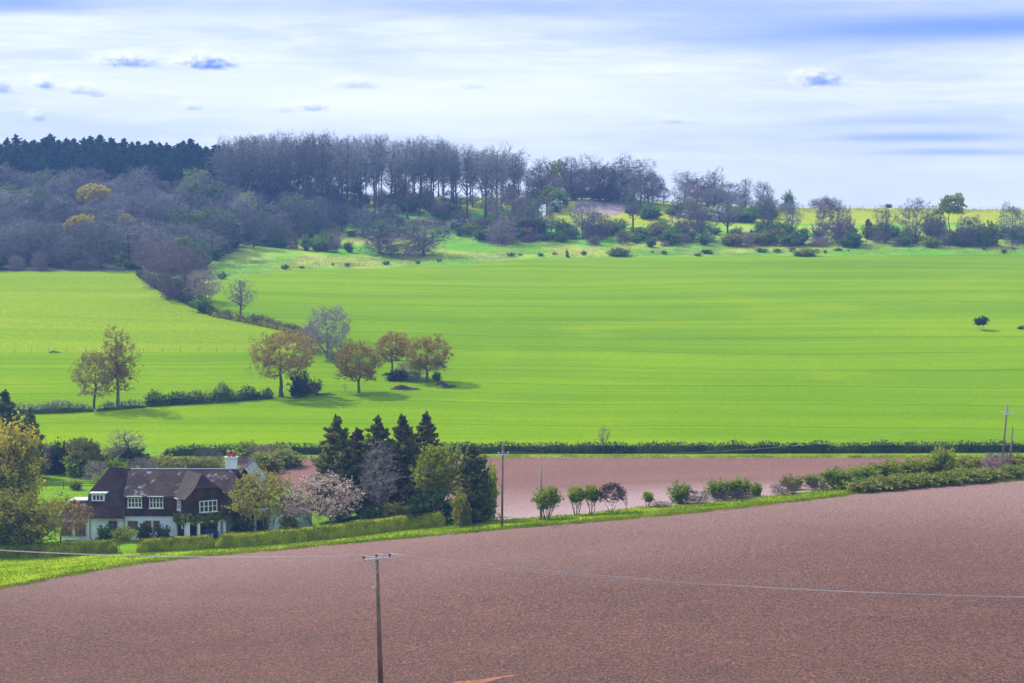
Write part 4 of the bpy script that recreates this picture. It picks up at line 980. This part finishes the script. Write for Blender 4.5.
tufts(fill([(x, 208.5) for x in (720, 1024)], [(x, 213) for x in (720, 1024)], 300, 720, 1080), 'meadow_grass', 'drygrass', 9000, .8, 5, 1.5, 'tall yellowish grass along the crest of the hill meadow')
# ------------------------------------------------------------------ mesh builder for made things
class MB:
    def __init__(s): s.v = []; s.f = []
    def poly(s, pts): b = len(s.v); s.v += [tuple(p) for p in pts]; s.f.append(tuple(range(b, b+len(pts))))
    def box(s, c, sz, ax=(1,0,0), up=(0,0,1)):
        ax = Vector(ax).normalized(); up = Vector(up).normalized(); ay = up.cross(ax).normalized(); up = ax.cross(ay); c = Vector(c)
        b = len(s.v)
        for i in (-1,1):
            for j in (-1,1):
                for k in (-1,1): s.v.append(tuple(c+ax*sz[0]/2*i+ay*sz[1]/2*j+up*sz[2]/2*k))
        for q in ((0,1,3,2),(4,6,7,5),(0,4,5,1),(2,3,7,6),(0,2,6,4),(1,5,7,3)): s.f.append(tuple(b+t for t in q))
    def slab(s, pts, th):
        """a flat plate: polygon pts and its copy th below along the normal"""
        p = [Vector(q) for q in pts]; n = (p[1]-p[0]).cross(p[2]-p[0]).normalized()
        b = len(s.v); k = len(p); s.v += [tuple(q) for q in p]+[tuple(q-n*th) for q in p]
        s.f.append(tuple(range(b, b+k))); s.f.append(tuple(range(b+2*k-1, b+k-1, -1)))
        for i in range(k): s.f.append((b+i, b+k+i, b+k+(i+1)%k, b+(i+1)%k))
    def tube(s, pts, rad, n=8, cap=True):
        P = np.array([[list(q) for q in pts]], float); Rr = np.array([rad if hasattr(rad, '__len__') else [rad]*len(pts)], float)
        V, F = tubes(P, Rr, n); b = len(s.v); s.v += [tuple(q) for q in V]; s.f += [tuple(int(t)+b for t in f) for f in F]
        if cap:
            k = len(pts); s.f.append(tuple(b+(k-1)*n+i for i in range(n))); s.f.append(tuple(b+n-1-i for i in range(n)))
    def build(s, name, mat, parent=None, smooth=False, loc=None):
        me = bpy.data.meshes.new(name); me.from_pydata(s.v, [], s.f); me.materials.append(M[mat])
        if smooth:
            for p in me.polygons: p.use_smooth = True
        me.update(); me.validate()
        return link(name, me, parent, loc)
def one(name, mat, parent, fn, smooth=False):
    m = MB(); fn(m); return m.build(name, mat, parent, smooth)
# ------------------------------------------------------------------ house
HO = Vector((pix(160,540,258)[0], 258.0, -44.45))
house = tag(empty('house', HO), 'large brown tiled country house with white ground floor, white chimney and angled gable wing', 'house')
def window(parent, c, ax, w, h, nx=3, ny=2, mat='whitepaint', nrm=None, sill=True):
    """casement standing proud of the wall: frame and bars, panes as a sub-part"""
    ax = Vector(ax).normalized(); c = Vector(c); out_ = ax.cross(Vector((0,0,1))).normalized()
    m = MB(); t = .11
    for k in range(nx+1): m.box(c+ax*(-w/2+w*k/nx)+out_*.05, (t, .12, h), ax)
    for k in range(ny+1): m.box(c+Vector((0,0,-h/2+h*k/ny))+out_*.048, (w+t, .11, t*(1 if k in (0,ny) else .6)), ax)
    if sill: m.box(c+Vector((0,0,-h/2-.1))+out_*.09, (w+.3, .24, .08), ax)
    f = m.build('window', mat, parent)
    g_ = MB(); a = c+out_*.03
    g_.poly([a-ax*w/2-Vector((0,0,h/2)), a+ax*w/2-Vector((0,0,h/2)), a+ax*w/2+Vector((0,0,h/2)), a-ax*w/2+Vector((0,0,h/2))])
    g_.build('pane', 'glass', f)
    return f
def V3(*a): return Vector(a)
# ground floor, first floor
one('wall', 'render', house, lambda m: m.box((-3.4,3.4,.9), (12.0,7.0,4.8)))
one('wall', 'render', house, lambda m: m.box((6.0,5.4,.9), (6.8,2.9,4.78)))
one('hung_tile_wall', 'tilehung', house, lambda m: m.box((2.5,3.35,4.62), (14.0,7.4,2.66)))
def f_gable(m):
    # left end under the half hip, and the ends of the main roof
    m.slab([(-9.3,-.55,3.3),(-9.3,1.35,6.1),(-9.3,5.65,6.1),(-9.3,7.0,3.3)], .25)
f_g = one('gable_wall', 'tilehung', house, f_gable)
def r_main(m):
    e = 5.92; r = 8.95
    m.slab([(-4.6,-.75,e),(9.9,-.75,e),(9.9,3.5,r),(-4.6,3.5,r)], .16)
    m.slab([(9.9,7.6,e),(-4.6,7.6,e),(-4.6,3.503,r),(9.9,3.503,r)], .16)
rm = one('roof', 'tile', house, r_main)
one('ridge_tile', 'leadroof', rm, lambda m: m.tube([(-4.4,3.5,8.98),(9.9,3.5,8.98)], .07, 6))
def r_left(m):
    rz, ez = 9.35, 3.25
    hipz, hy0, hy1 = 6.2, 1.25, 5.75
    m.slab([(-9.5,-.95,ez),(-4.45,-.95,ez),(-4.45,3.45,rz-.3),(-7.0,3.45,rz),(-9.5,hy0,hipz)], .16)
    m.slab([(-4.45,7.9,ez),(-9.5,7.9,ez),(-9.5,hy1,hipz),(-7.0,3.453,rz),(-4.45,3.453,rz-.3)], .16)
    m.slab([(-9.5,hy1,hipz+.004),(-9.5,hy0,hipz+.004),(-7.0,3.45,rz+.004)], .16)
one('roof', 'tilebrown', house, r_left)
# dormer in the left roof
def f_dorm(m): m.box((-8.1,1.2,5.62), (1.7,1.6,1.0))
dm = one('dormer', 'whitepaint', house, f_dorm)
one('dormer_roof', 'leadroof', dm, lambda m: m.box((-8.05,1.15,6.2), (2.3,2.0,.14)))
# side extension with lead flat and lean-to front
one('wall', 'render', house, lambda m: m.box((-11.1,2.9,.9), (3.4,5.6,4.7)))
def r_ext(m):
    m.slab([(-13.1,-.25,3.15),(-9.5,-.25,3.15),(-9.5,1.6,5.0),(-12.0,1.6,5.0)], .14)
    m.slab([(-13.1,6.0,3.15),(-13.1,-.25,3.153),(-12.0,1.6,5.003),(-12.0,4.2,5.0)], .14)
    m.slab([(-9.5,6.0,3.15),(-13.1,6.0,3.153),(-12.0,4.2,5.003),(-9.5,4.2,5.0)], .14)
one('roof', 'tile', house, r_ext)
one('flat_roof', 'leadroof', house, lambda m: m.box((-10.75,2.9,5.05), (2.6,2.7,.12)))
# windows on the front
fr = (1,0,0)
for (x, z, w, h, y) in ((-3.15,5.05,1.75,1.15,-.37),(-.35,5.1,1.7,1.4,-.37)):
    window(house, (x,y,z), fr, w, h, 4, 2)
for x in (-3.15,-.35): one('window_canopy', 'leadroof', house, lambda m: m.box((x,-.62,5.92), (2.1,.5,.1)))
for (x, z, w, h) in ((-6.1,2.1,1.05,.95),(-3.5,2.1,1.2,.95),(-1.5,2.15,.7,.9),(-.4,2.15,.7,.9)):
    window(house, (x,-.12,z), fr, w, h, 2, 2, 'woodframe')
for x in (-12.2,-10.4): window(house, (x,.08,1.6), fr, 1.3,1.7, 3, 2, 'woodframe')
window(dm, (-8.1,.38,5.62), fr, 1.4, .75, 3, 1, sill=False)
# angled wing
u = V3(.55,-.835,0).normalized(); wd = V3(.835,.55,0).normalized(); c0 = V3(4.0,-3.0,0); hw = 2.7
Bp = c0+wd*hw
def wp(a, b, z): return c0-u*a+wd*b+V3(0,0,z)     # a metres back along the ridge, b across the gable
one('hung_tile_wall', 'tilehung', house, lambda m: m.box(wp(4,hw,4.4), (8.0,2*hw,3.0), u))
one('gable_wall', 'tilehung', house, lambda m: m.slab([wp(.001,0,5.9),wp(.001,2*hw,5.9),wp(.001,2*hw-1.2,7.15),wp(.001,1.2,7.15)], .2))
def r_wing(m):
    e = 5.85; r = 8.85; o_ = .35; hz = 7.2; f = (hz-e)/(r-e)
    b0, b1 = -.4, 2*hw+.4; bl = b0+(hw-b0)*f; br = b1-(b1-hw)*f
    m.slab([wp(9,b0,e),wp(-o_,b0,e),wp(-o_,bl,hz),wp(1.1,hw,r),wp(9,hw,r)], .16)
    m.slab([wp(-o_,b1,e),wp(9,b1,e),wp(9,hw+.003,r),wp(1.1,hw+.003,r),wp(-o_,br,hz)], .16)
    m.slab([wp(-o_-.003,bl,hz),wp(-o_-.003,br,hz),wp(1.1,hw,r+.004)], .16)
one('roof', 'tilebrown', house, r_wing)
window(house, wp(0,3.05,4.75), wd, 2.4, 1.4, 4, 2)
window(house, wp(2.2,0,4.95), u, .95, 1.35, 2, 2)
one('window_canopy', 'leadroof', house, lambda m: m.box(wp(2.2,-.25,5.75), (1.3,.5,.1), u))
# under the wing: porch wall, carport posts, beam and back wall
one('wall', 'render', house, lambda m: (m.box(wp(5.6,hw,1.2), (.2,2*hw-.3,3.4), u), m.box(wp(3.9,.12,1.2), (1.4,.22,3.4), u), m.box(wp(.4,.12,1.2), (.8,.22,3.4), u), m.box(wp(3,2*hw-.12,1.2), (5.0,.22,3.4), u)))
for b in (.15, 1.6, 2*hw-.9, 2*hw-.15): one('post', 'whitepaint', house, lambda m: m.box(wp(-.12,b,1.15), (.34,.34,3.5), u))
one('beam', 'whitepaint', house, lambda m: m.box(wp(-.12,hw,2.78), (.24,2*hw,.24), u))
one('door', 'shadepaint', house, lambda m: m.box(wp(2.2,.2,1.1), (1.9,.1,2.3), u))  # near-black panel: shade of the open porch doorway painted as a colour
one('porch_arch', 'whitepaint', house, lambda m: m.tube([wp(3.2,-.04,1.9),wp(3.0,-.04,2.35),wp(2.2,-.04,2.6),wp(1.4,-.04,2.35),wp(1.2,-.04,1.9)], .12, 6))
# rear block right of the chimney
one('hung_tile_wall', 'tilehung', house, lambda m: m.box((10.9,7,2.4), (3.6,7,7.8)))
one('gable_wall', 'tilehung', house, lambda m: m.slab([(9.1,3.45,6.3),(12.7,3.45,6.3),(10.8,3.45,9.0)], .2))
one('roof', 'tile', house, lambda m: m.slab([(8.8,10.8,5.9),(8.8,3.1,5.9),(10.8,3.1,9.3),(10.8,10.8,9.3)], .16))
one('roof', 'tilepale', house, lambda m: m.slab([(13.4,3.1,5.9),(13.4,10.8,5.9),(10.804,10.8,9.3),(10.804,3.1,9.3)], .16))
one('bargeboard', 'whitepaint', house, lambda m: m.box((12.1,3.02,7.5), (4.25,.08,.2), (-2.6,0,3.4), (0,1,0)))
window(house, (10.4,3.36,5.3), fr, .8,1.2,2,2)
ch = one('chimney', 'render', house, lambda m: (m.box((8.85,4.25,8.3), (1.45,1.0,4.2)), m.box((8.85,4.25,10.44), (1.65,1.2,.16))))
for dx in (-.35,.35): one('chimney_pot', 'terracotta', ch, lambda m: m.tube([(8.85+dx,4.25,10.5),(8.85+dx,4.25,10.75),(8.85+dx,4.25,11.1),(8.85+dx,4.25,11.16)], [.32,.27,.25,.31], 10))
one('gutter', 'ceramic', house, lambda m: m.tube([(-4.5,-.84,5.80),(2.9,-.84,5.78)], .07, 6))
one('gutter', 'ceramic', house, lambda m: m.tube([(-9.4,-1.02,3.14),(-4.5,-1.02,3.12)], .07, 6))
for x in (-9.1,-4.6): one('downpipe', 'ceramic', house, lambda m: m.tube([(x,-.28,3.1),(x,-.2,2.8),(x,-.2,-.4)], .05, 6))
# climbers on the wing
rng = np.random.default_rng(44)
cpts = []
for _ in range(2600):
    s_ = rng.uniform(); zc = 3.15+rng.normal()*.28+.25*math.sin(s_*23)
    p = wp(rng.uniform(-.35,-.1), s_*2*hw, zc) if rng.random() < .7 else wp(rng.uniform(0,3.5), -rng.uniform(.1,.4), zc)
    cpts.append(list(p+HO))
cpts = np.array(cpts); o_ = cpts.mean(0)
Vq, Fq = quads(cpts-o_, .15, rng)
tag(link('climbing_plant', mesh_np('climbing_plant', Vq, Fq, M['mid']), None, Vector(o_)), 'green climber trailing along the beam of the carport on the house wing', 'climber')
# ------------------------------------------------------------------ car in the carport
def build_car(P, rz):
    e = tag(empty('parked_car', P, rz), 'dark blue car parked under the house carport', 'car')
    prof = [(-2.0,.42),(-2.05,.75),(-1.95,.95),(-1.2,.98),(-.55,1.42),(.9,1.45),(1.65,1.0),(1.98,.9),(2.02,.55),(1.98,.3),(-1.9,.3)]
    def sec(y, k): return [(x*(1-.03*k), y, .3+(z-.3)*(1-.04*k)) for x, z in prof]
    m = MB(); rings = [sec(-.84,1.0), sec(-.74,0), sec(.74,0), sec(.84,1.0)]
    n = len(prof)
    for r_ in rings: m.v += r_
    for i in range(3):
        for j in range(n): m.f.append((i*n+j, i*n+(j+1)%n, (i+1)*n+(j+1)%n, (i+1)*n+j))
    m.f.append(tuple(range(n))); m.f.append(tuple(range(4*n-1, 3*n-1, -1)))
    m.build('body', 'carpaint', e)
    one('windscreen', 'glass', e, lambda m: m.slab([(1.62,-.62,1.06),(1.62,.62,1.06),(.98,.56,1.43),(.98,-.56,1.43)], .02))
    one('windscreen', 'glass', e, lambda m: m.slab([(-1.2,.62,1.02),(-1.2,-.62,1.02),(-.62,-.56,1.41),(-.62,.56,1.41)], .02))
    for s in (-1,1):
        one('side_window', 'glass', e, lambda m: m.slab([(-1.0,.855*s,1.0),(1.45,.855*s,1.0),(.85,.845*s,1.34),(-.5,.845*s,1.34)], .02*s))
        one('headlight', 'lampglass', e, lambda m: m.box((2.0,.58*s,.78), (.08,.34,.16)))
        for x in (-1.3,1.3):
            w_ = one('wheel', 'rubber', e, lambda m: m.tube([(x,.70*s,.31),(x,.88*s,.31)], .31, 18))
            one('rim', 'alloy', w_, lambda m: m.tube([(x,.872*s,.31),(x,.892*s,.31)], .19, 14))
car_p = wp(1.0, hw+.3, 0)+HO; car_p.z = float(H(car_p.x, car_p.y))+.12
build_car(car_p, math.atan2(-.835,.55)+.35)
# ------------------------------------------------------------------ shed
SP = gY(283, 259); shed = tag(empty('garden_shed', SP, R(-18)), 'pale green wooden shed with a brown pitched roof behind the yellow green tree', 'shed')
one('wall', 'shedgreen', shed, lambda m: (m.box((0,1.5,1.0), (5.0,3.0,3.0)), m.slab([(-2.5,-.003,2.5),(2.5,-.003,2.5),(0,-.003,4.1)], .1)))
one('roof', 'tilebrown', shed, lambda m: (m.slab([(-2.8,3.3,2.32),(-2.8,-.3,2.32),(0,-.3,4.2),(0,3.3,4.2)], .1), m.slab([(2.8,-.3,2.32),(2.8,3.3,2.32),(.003,3.3,4.2),(.003,-.3,4.2)], .1)))
dr = one('door', 'render', shed, lambda m: m.box((-.9,-.04,1.0), (1.0,.08,2.0)))
one('handle', 'ceramic', dr, lambda m: m.box((-.52,-.1,1.0), (.06,.06,.2)))
window(shed, (1.1,-.02,1.45), (1,0,0), .9,.8,2,2)
lean = one('open_bay', 'shedgreen', shed, lambda m: (m.box((-4.3,.1,1.0), (.25,.25,2.9)), m.box((-3.5,3.0,1.0), (1.9,.12,2.6)), m.slab([(-4.7,-.2,2.4),(-2.55,-.2,2.6),(-2.55,3.1,2.6),(-4.7,3.1,2.4)], .1)))
# ------------------------------------------------------------------ poles and wires
def upole(P, top, label, arm=None, wood='wood', r=.15, yaw=0.0, spike=0.0, box=False):
    """P foot, top point; arm = (half width, below top)"""
    e = tag(empty('utility_pole', P), label, 'utility pole'); d = top-P
    one('pole', wood, e, lambda m: m.tube([V3(0,0,-.4), d*.5, d], [r*1.15, r*.98, r*.8], 12), True)
    pts = []
    if arm:
        hw_, dz, tilt = arm; ax = V3(math.cos(yaw), math.sin(yaw), tilt).normalized(); c = d-V3(0,0,dz)
        side = ax.cross(V3(0,0,1)).normalized()*(-r-.06)
        one('crossarm', 'zinc', e, lambda m: m.box(c+side*-1, (2*hw_, .1, .11), ax))
        for s in (-1,1): one('brace', 'zinc', e, lambda m: m.tube([c-side*1.1+ax*hw_*.5*s, d*.93-side*1.0-V3(0,0,.25)], .02, 5))
        for s in ((-.94,0,.94) if spike == 0 else (-.94,.94)):
            q = c-side+ax*hw_*s if s else d.copy()
            one('insulator', 'ceramic' if spike == 0 else 'zinc', e, lambda m: m.tube([q+V3(0,0,.04), q+V3(0,0,.12), q+V3(0,0,.14), q+V3(0,0,.27), q+V3(0,0,.31)], [.03,.03,.085,.075,.03], 8), True)
            pts.append(P+q+V3(0,0,.31))
    if box: one('bracket', 'zinc', e, lambda m: (m.box(d*.80+V3(-.3,-.05,0), (.14,.14,.2)), m.box(d*.80+V3(-.2,-.05,-.06), (.2,.05,.05))))
    return pts
f1 = pix(381.5,704,133); f1.z = float(H(f1.x, f1.y)); t1 = pix(376.5,558.5,133.3)
w1 = upole(f1, t1, 'brown wooden pole with a pale steel crossarm rising from the near brown field', (.93,.0,.07), 'wood', .17, .12, 0, True)
f2 = gp(502,527.2); t2 = pix(502.8,443,f2.y)
w2 = upole(f2, t2, 'tall thin grey pole on the verge beside the columnar evergreen', (.62,1.35,0), 'greywood', .13, .3, 1)
f3 = gp(541,520); t3 = pix(541,467,f3.y)
upole(f3, t3, 'short plain pole standing inside the bright green many stemmed shrub', None, 'greywood', .13)
f4 = gY(1005,284); t4 = pix(1007.5,404.5,284)
w4 = upole(f4, t4, 'tall grey pole with side brackets above the bramble bank at the right', (.75,1.4,0), 'greywood', .15, .2, 1)
f5 = gY(1013,276); t5 = pix(1012.5,427,276)
upole(f5, t5, 'shorter plain pole right of the tall bracketed one at the right', None, 'greywood', .14)
def wire(pts, label, group, r=.010):
    o = V3(*pts[0]); m = MB(); m.tube([V3(*p)-o for p in pts], r, 5)
    return tag(m.build('overhead_wire', 'wire', None, True, o), label, 'wire', group)
GW = 'overhead wires of the crossarm pole'
for k, p in enumerate(w1):
    py0 = 555.0; o_ = (p-pix(376,556.5,133.3))
    pr = []; pl = []
    for q in np.linspace(0, 1, 40):
        dx = q*1000; P = pix(389+dx-13, 556.5+.107*dx-.0000675*dx*dx, 133.3-q*6)+o_*(1-.25*q)+V3(0,0,-.10*k*q*4*(1-q)); pr.append(P)
        d = q*750; P = pix(376-d, 556.5+.02795*d-.0001154*d*d, 133.3+q*8)+o_*(1-.2*q)+V3(0,0,-.10*k*q*4*(1-q)); pl.append(P)
    pr[0] = p; pl[0] = p
    nm = ('left', 'middle', 'right')[k]
    wire(pr, f'wire sagging to the right from the {("left insulator","pole top insulator","right insulator")[k]} of the crossarm pole', GW)
    wire(pl, f'wire running to the left from the {("left insulator","pole top insulator","right insulator")[k]} of the crossarm pole', GW)
for k in range(2):
    a, b = w2[k], w4[k]
    wire([a.lerp(b, q)+V3(0,0,-2.2*4*q*(1-q)) for q in np.linspace(0,1,30)], f'faint wire over the far brown field from the {("left","right")[k]} bracket of the thin grey pole', 'wires across the far brown field', .006)
    b = wp(-.3, 2*hw-.4+.3*k, 5.6)+HO
    wire([a.lerp(b, q)+V3(0,0,-1.2*4*q*(1-q)) for q in np.linspace(0,1,30)], f'faint wire from the {("left","right")[k]} bracket of the thin grey pole to the house gable', 'wires to the house', .004)
# ------------------------------------------------------------------ fences, post, earth, branch
def fence(pxl, Y, label, nrail, ph, gap, wood, rr=.012, rail=False, pr=.06):
    P = [gp(*q) if Y is None else gY(q[0], Y) for q in pxl]
    L = sum((P[i+1]-P[i]).length for i in range(len(P)-1)); n = max(2, int(L/gap)+1)
    ii = np.linspace(0, len(P)-1, n); pts = []
    for t in ii:
        i = min(int(t), len(P)-2); q = P[i].lerp(P[i+1], t-i); q.z = float(H(q.x, q.y)); pts.append(q)
    e = tag(empty('fence', pts[0]), label, 'fence')
    for i, q in enumerate(pts):
        if i == 0:
            m = MB(); m.tube([V3(0,0,-.2), V3(0,0,ph)], pr, 6); po = m.build('post', wood, e); me = po.data
        else: po = link('post', me, e, q-pts[0])
    for k in range(nrail):
        z = ph*(.95-.8*k/max(1, nrail)); m = MB()
        if rail:
            for a, b in zip(pts[:-1], pts[1:]): m.box((a+b)/2-pts[0]+V3(0,0,z), ((b-a).length, .05, .11), b-a)
        else: m.tube([q-pts[0]+V3(0,0,z) for q in pts], rr, 4)
        m.build('rail' if rail else 'fence_wire', wood, e)
    return e
fence([(-20,352.5),(60,352),(150,352),(235,351.5)], None, 'thin post and wire fence across the left pasture', 3, 1.0, 4.2, 'greywood', .006, False, .045)
fence([(25,465),(60,464.5),(96,464)], 305, 'weathered post and rail fence behind the left paddock', 3, 1.2, 2.2, 'greywood', .012, True)
fence([(690,209.3),(760,209),(850,209.6),(940,209),(1060,208.6)], 893, 'line of small fence posts along the right skyline', 2, 1.25, 5.5, 'greywood', .015, False, .09)
Pq = gp(97, 464.5); Pq = gY(78, 303)
tag(one('gate_post', 'greywood', None, lambda m: (m.tube([V3(0,0,-.3),V3(0,0,1.35),V3(0,0,1.45)], [.16,.15,.05], 8))), 'stout dark post in the paddock fence line', 'post').location = Pq
Pb = gp(668.6, 514.6)
tag(one('post_stub', 'wood', None, lambda m: m.tube([V3(0,0,-.1),V3(.02,0,.22),V3(.05,0,.42)], [.11,.12,.07], 7)), 'tiny dark stub at the edge of the near brown field', 'stub').location = Pb
def mound(px, pb, wpx, hpx, label, seed, mat='earth'):
    P = gp(px, pb); k = P.y/FPX; rng = np.random.default_rng(seed); V = []; F = []
    nr, na = 7, 20
    for i in range(nr):
        q = i/(nr-1)
        for a in range(na):
            t = 2*math.pi*a/na; w_ = 1+.18*math.sin(3*t+seed)+.1*rng.normal()
            V.append((math.cos(t)*wpx/2*k*q*w_, math.sin(t)*wpx/2*k*.55*q*w_, (hpx*k)*(1-q*q)*(1+.12*rng.normal())-.1*q))
    for i in range(nr-1):
        for a in range(na): F.append((i*na+a, (i+1)*na+a, (i+1)*na+(a+1)%na, i*na+(a+1)%na))
    o = link('earth_mound', mesh_np('earth_mound', V, F, M[mat], None, True), None, P)
    return tag(o, label, 'earth mound')
mound(401, 388.5, 20, 3.6, 'dark heap of earth in the field between the round headed oak and the rightmost oak', 1)
mound(441, 384.5, 13, 3.0, 'smaller dark heap of earth at the right foot of the rightmost oak', 2)
Pl = gp(324, 395)
def f_branch(m):
    m.tube([V3(-2.4,0,.5),V3(-1.6,.1,.25),V3(-.4,0,.18),V3(1.0,.1,.22),V3(2.6,0,.12)], [.10,.16,.17,.14,.06], 7)
    m.tube([V3(-1.6,.1,.25),V3(-2.2,0,.9),V3(-2.5,.1,1.25)], [.1,.07,.03], 6); m.tube([V3(.4,.05,.2),V3(1.1,-.4,.55),V3(1.6,-.5,.6)], [.08,.06,.02], 6)
tag(one('fallen_branch', 'bark', None, f_branch, True), 'fallen grey branch on the grass right of the widest oak', 'branch').location = Pl
Pt = gp(54, 353)
def f_br(m):
    m.tube([V3(-1.2,0,.12),V3(-.3,.1,.3),V3(.6,0,.25),V3(1.6,0,.1)], [.12,.2,.16,.06], 7); m.tube([V3(-.3,.1,.3),V3(.2,0,.7),V3(.5,.1,.9)], [.09,.06,.03], 6)
tag(one('fallen_branch', 'bark', None, f_br, True), 'short dark branch lying by the pasture fence above the oak pair', 'branch').location = Pt
# ------------------------------------------------------------------ light, sky, air
SUN_AZ, SUN_EL = R(-50), R(44)      # azimuth from straight ahead, negative to the left
sd = Vector((math.sin(SUN_AZ)*math.cos(SUN_EL), math.cos(SUN_AZ)*math.cos(SUN_EL), math.sin(SUN_EL)))
sun = bpy.data.lights.new('sun', 'SUN'); sun.energy = 4.6; sun.angle = R(0.6); sun.color = (1,.945,.85)
so = link('sun', sun); so.rotation_euler = sd.to_track_quat('Z', 'Y').to_euler()
wld = bpy.data.worlds.new('World'); sc.world = wld; wld.use_nodes = True
wt = NT(wld.node_tree); wld.node_tree.nodes.clear()
sky = wt.n('ShaderNodeTexSky', sky_type='NISHITA', sun_disc=False, sun_elevation=SUN_EL, sun_rotation=SUN_AZ, air_density=1.0, dust_density=1.0, ozone_density=2.5)
dv = wt.n('ShaderNodeTexCoord').outputs['Generated']
sx = wt.n('ShaderNodeSeparateXYZ', i_0=wt.n('ShaderNodeVectorMath', operation='NORMALIZE', i_0=dv).outputs[0])
az = wt.math('MULTIPLY', wt.math('ARCTAN2', sx.outputs[0], sx.outputs[1]), 180/math.pi)
el = wt.math('MULTIPLY', wt.math('ARCSINE', sx.outputs[2]), 180/math.pi)
def flat(a, b, z=0.0): return wt.n('ShaderNodeCombineXYZ', i_0=wt.math('MULTIPLY', az, a), i_1=wt.math('MULTIPLY', el, b), i_2=z)
str1 = wt.noise(flat(.09, .75), 1.0, 5, .55, .4)
str2 = wt.noise(flat(.35, 3.2, 4.0), 1.0, 4, .6, .3)
soft = wt.noise(flat(.16, .45, 9.0), 1.0, 3, .5)
S = 10.0
def k3(c, s=S): return tuple(q*s for q in c)
veil = wt.mix(wt.mapr(wt.math('ADD', wt.math('MULTIPLY', str1, .65), wt.math('MULTIPLY', str2, .35)), .38, .62), k3((.56,.66,.95)), k3((.78,.84,.97)))
lowb = wt.mapr(el, -.3, 3.2, .75, 0.0)
veil = wt.mix(lowb, veil, k3((.76,.84,.97)))
cov = wt.mapr(soft, .2, .6, .80, .97)
col = wt.mix(cov, sky.outputs[0], veil)
def AZ(px): return math.degrees(math.atan((px-512)/FPX))
def EL(py): return math.degrees(math.atan(float(slope(py))))
DEG = 1/ (FPX*math.pi/180)   # degrees per pixel
def patch(col, px, py, wpx, hpx, c, amt, nz=.5, inner=.15, sc_=(1.2,4.0), seed=0.0, flatbase=False):
    a = wt.math('DIVIDE', wt.math('SUBTRACT', az, AZ(px)), wpx*DEG); b = wt.math('DIVIDE', wt.math('SUBTRACT', el, EL(py)), hpx*DEG)
    if flatbase: b = wt.math('ADD', wt.math('MAXIMUM', b, 0.0), wt.math('MULTIPLY', wt.math('MINIMUM', b, 0.0), 2.6))
    r = wt.math('SQRT', wt.math('ADD', wt.math('MULTIPLY', a, a), wt.math('MULTIPLY', b, b)))
    r = wt.math('ADD', r, wt.math('MULTIPLY', wt.math('SUBTRACT', wt.noise(flat(sc_[0], sc_[1], seed), 1.0, 5, .62), .5), nz*2))
    return wt.mix(wt.math('MULTIPLY', wt.mapr(r, inner, 1.0, 1, 0), amt), col, k3(c))
BL = (.22,.36,.96)
# broad blue bands
col = patch(col, 880, 33, 420, 32, (.18,.33,.98), .78, .12, 0.0, (.12,1.2), 1)
col = patch(col, 1040, 30, 240, 20, (.14,.29,.98), .7, .16, 0, (.12,1.2), 2)
col = patch(col, 20, 8, 130, 16, (.2,.34,.98), .8, .4, 0, (.2,1.2), 3)
col = patch(col, 560, 6, 900, 24, (.30,.42,.95), .7, .3, 0, (.15,.8), 4)
col = patch(col, 920, 139, 150, 7, BL, .6, .5, 0, (.25,3), 5)
col = patch(col, 960, 153, 120, 6, BL, .6, .5, 0, (.25,3), 6)
col = patch(col, 900, 122, 150, 6, BL, .28, .5, 0, (.25,3), 7)
# bright pale streaks
col = patch(col, 420, 100, 560, 52, (.84,.90,1.0), .85, .35, 0, (.12,.9), 8)
# small cumulus: a white cap and a shaded blue base
for i, (px, py, w, h, a) in enumerate([(128,65,40,9,.75),(207,66,38,11,1.0),(47,88,12,8,.7),(84,93,22,7,.5),(40,120,11,6,.5),(312,108,22,6,.5),(355,85,30,7,.35),(815,82,32,11,.85),(4,92,14,10,.6),(194,108,12,5,.35),(672,121,18,4,.3),(285,110,16,5,.25),(470,86,20,5,.2),(98,96,14,5,.4)]):
    col = patch(col, px-4, py-4, w*1.15, h*1.25, (.95,.98,1.0), .85*a, .6, .0, (3.2,7), 20+i)
    col = patch(col, px+w*.12, py+2, w*.95, h*1.2, (.10,.24,.84), .95*a, .68, .0, (4.5,8), 40+i, True)
bg = wt.n('ShaderNodeBackground', i_Color=col, i_Strength=0.1)
wld.cycles.sampling_method = 'MANUAL'; wld.cycles.sample_map_resolution = 256
wo = wt.n('ShaderNodeOutputWorld'); wt.set(wo.inputs[0], bg)
# the air of the valley
def haze():
    x0, x1, y0, y1, z0, z1 = -1560, 1560, -140, 1470, -70, 48
    m = MB(); m.box(((x0+x1)/2,(y0+y1)/2,(z0+z1)/2), (x1-x0,y1-y0,z1-z0))
    me = bpy.data.meshes.new('haze'); me.from_pydata(m.v, [], m.f)
    mt = bpy.data.materials.new('haze'); mt.use_nodes = True; mt.node_tree.nodes.clear(); t = NT(mt.node_tree)
    out = t.n('ShaderNodeOutputMaterial'); v = t.n('ShaderNodeVolumePrincipled', i_Color=HAZE_COL, i_Density=HAZE_D, i_Anisotropy=0.2)
    t.set(out.inputs['Volume'], v); me.materials.append(mt)
    tag(link('haze', me), None, None, None, 'stuff')
HAZE_COL = (.23,.44,1.0); HAZE_D = 0.00022
haze()
# ------------------------------------------------------------------ render settings
sc.render.engine = 'CYCLES'
sc.cycles.use_denoising = True
sc.cycles.max_bounces = 5; sc.cycles.diffuse_bounces = 2; sc.cycles.glossy_bounces = 2; sc.cycles.transmission_bounces = 3; sc.cycles.volume_bounces = 0; sc.cycles.transparent_max_bounces = 4
sc.cycles.caustics_reflective = False; sc.cycles.caustics_refractive = False
sc.view_settings.view_transform = 'Standard'; sc.view_settings.look = 'None'; sc.view_settings.exposure = 0.35; sc.view_settings.gamma = 1.0
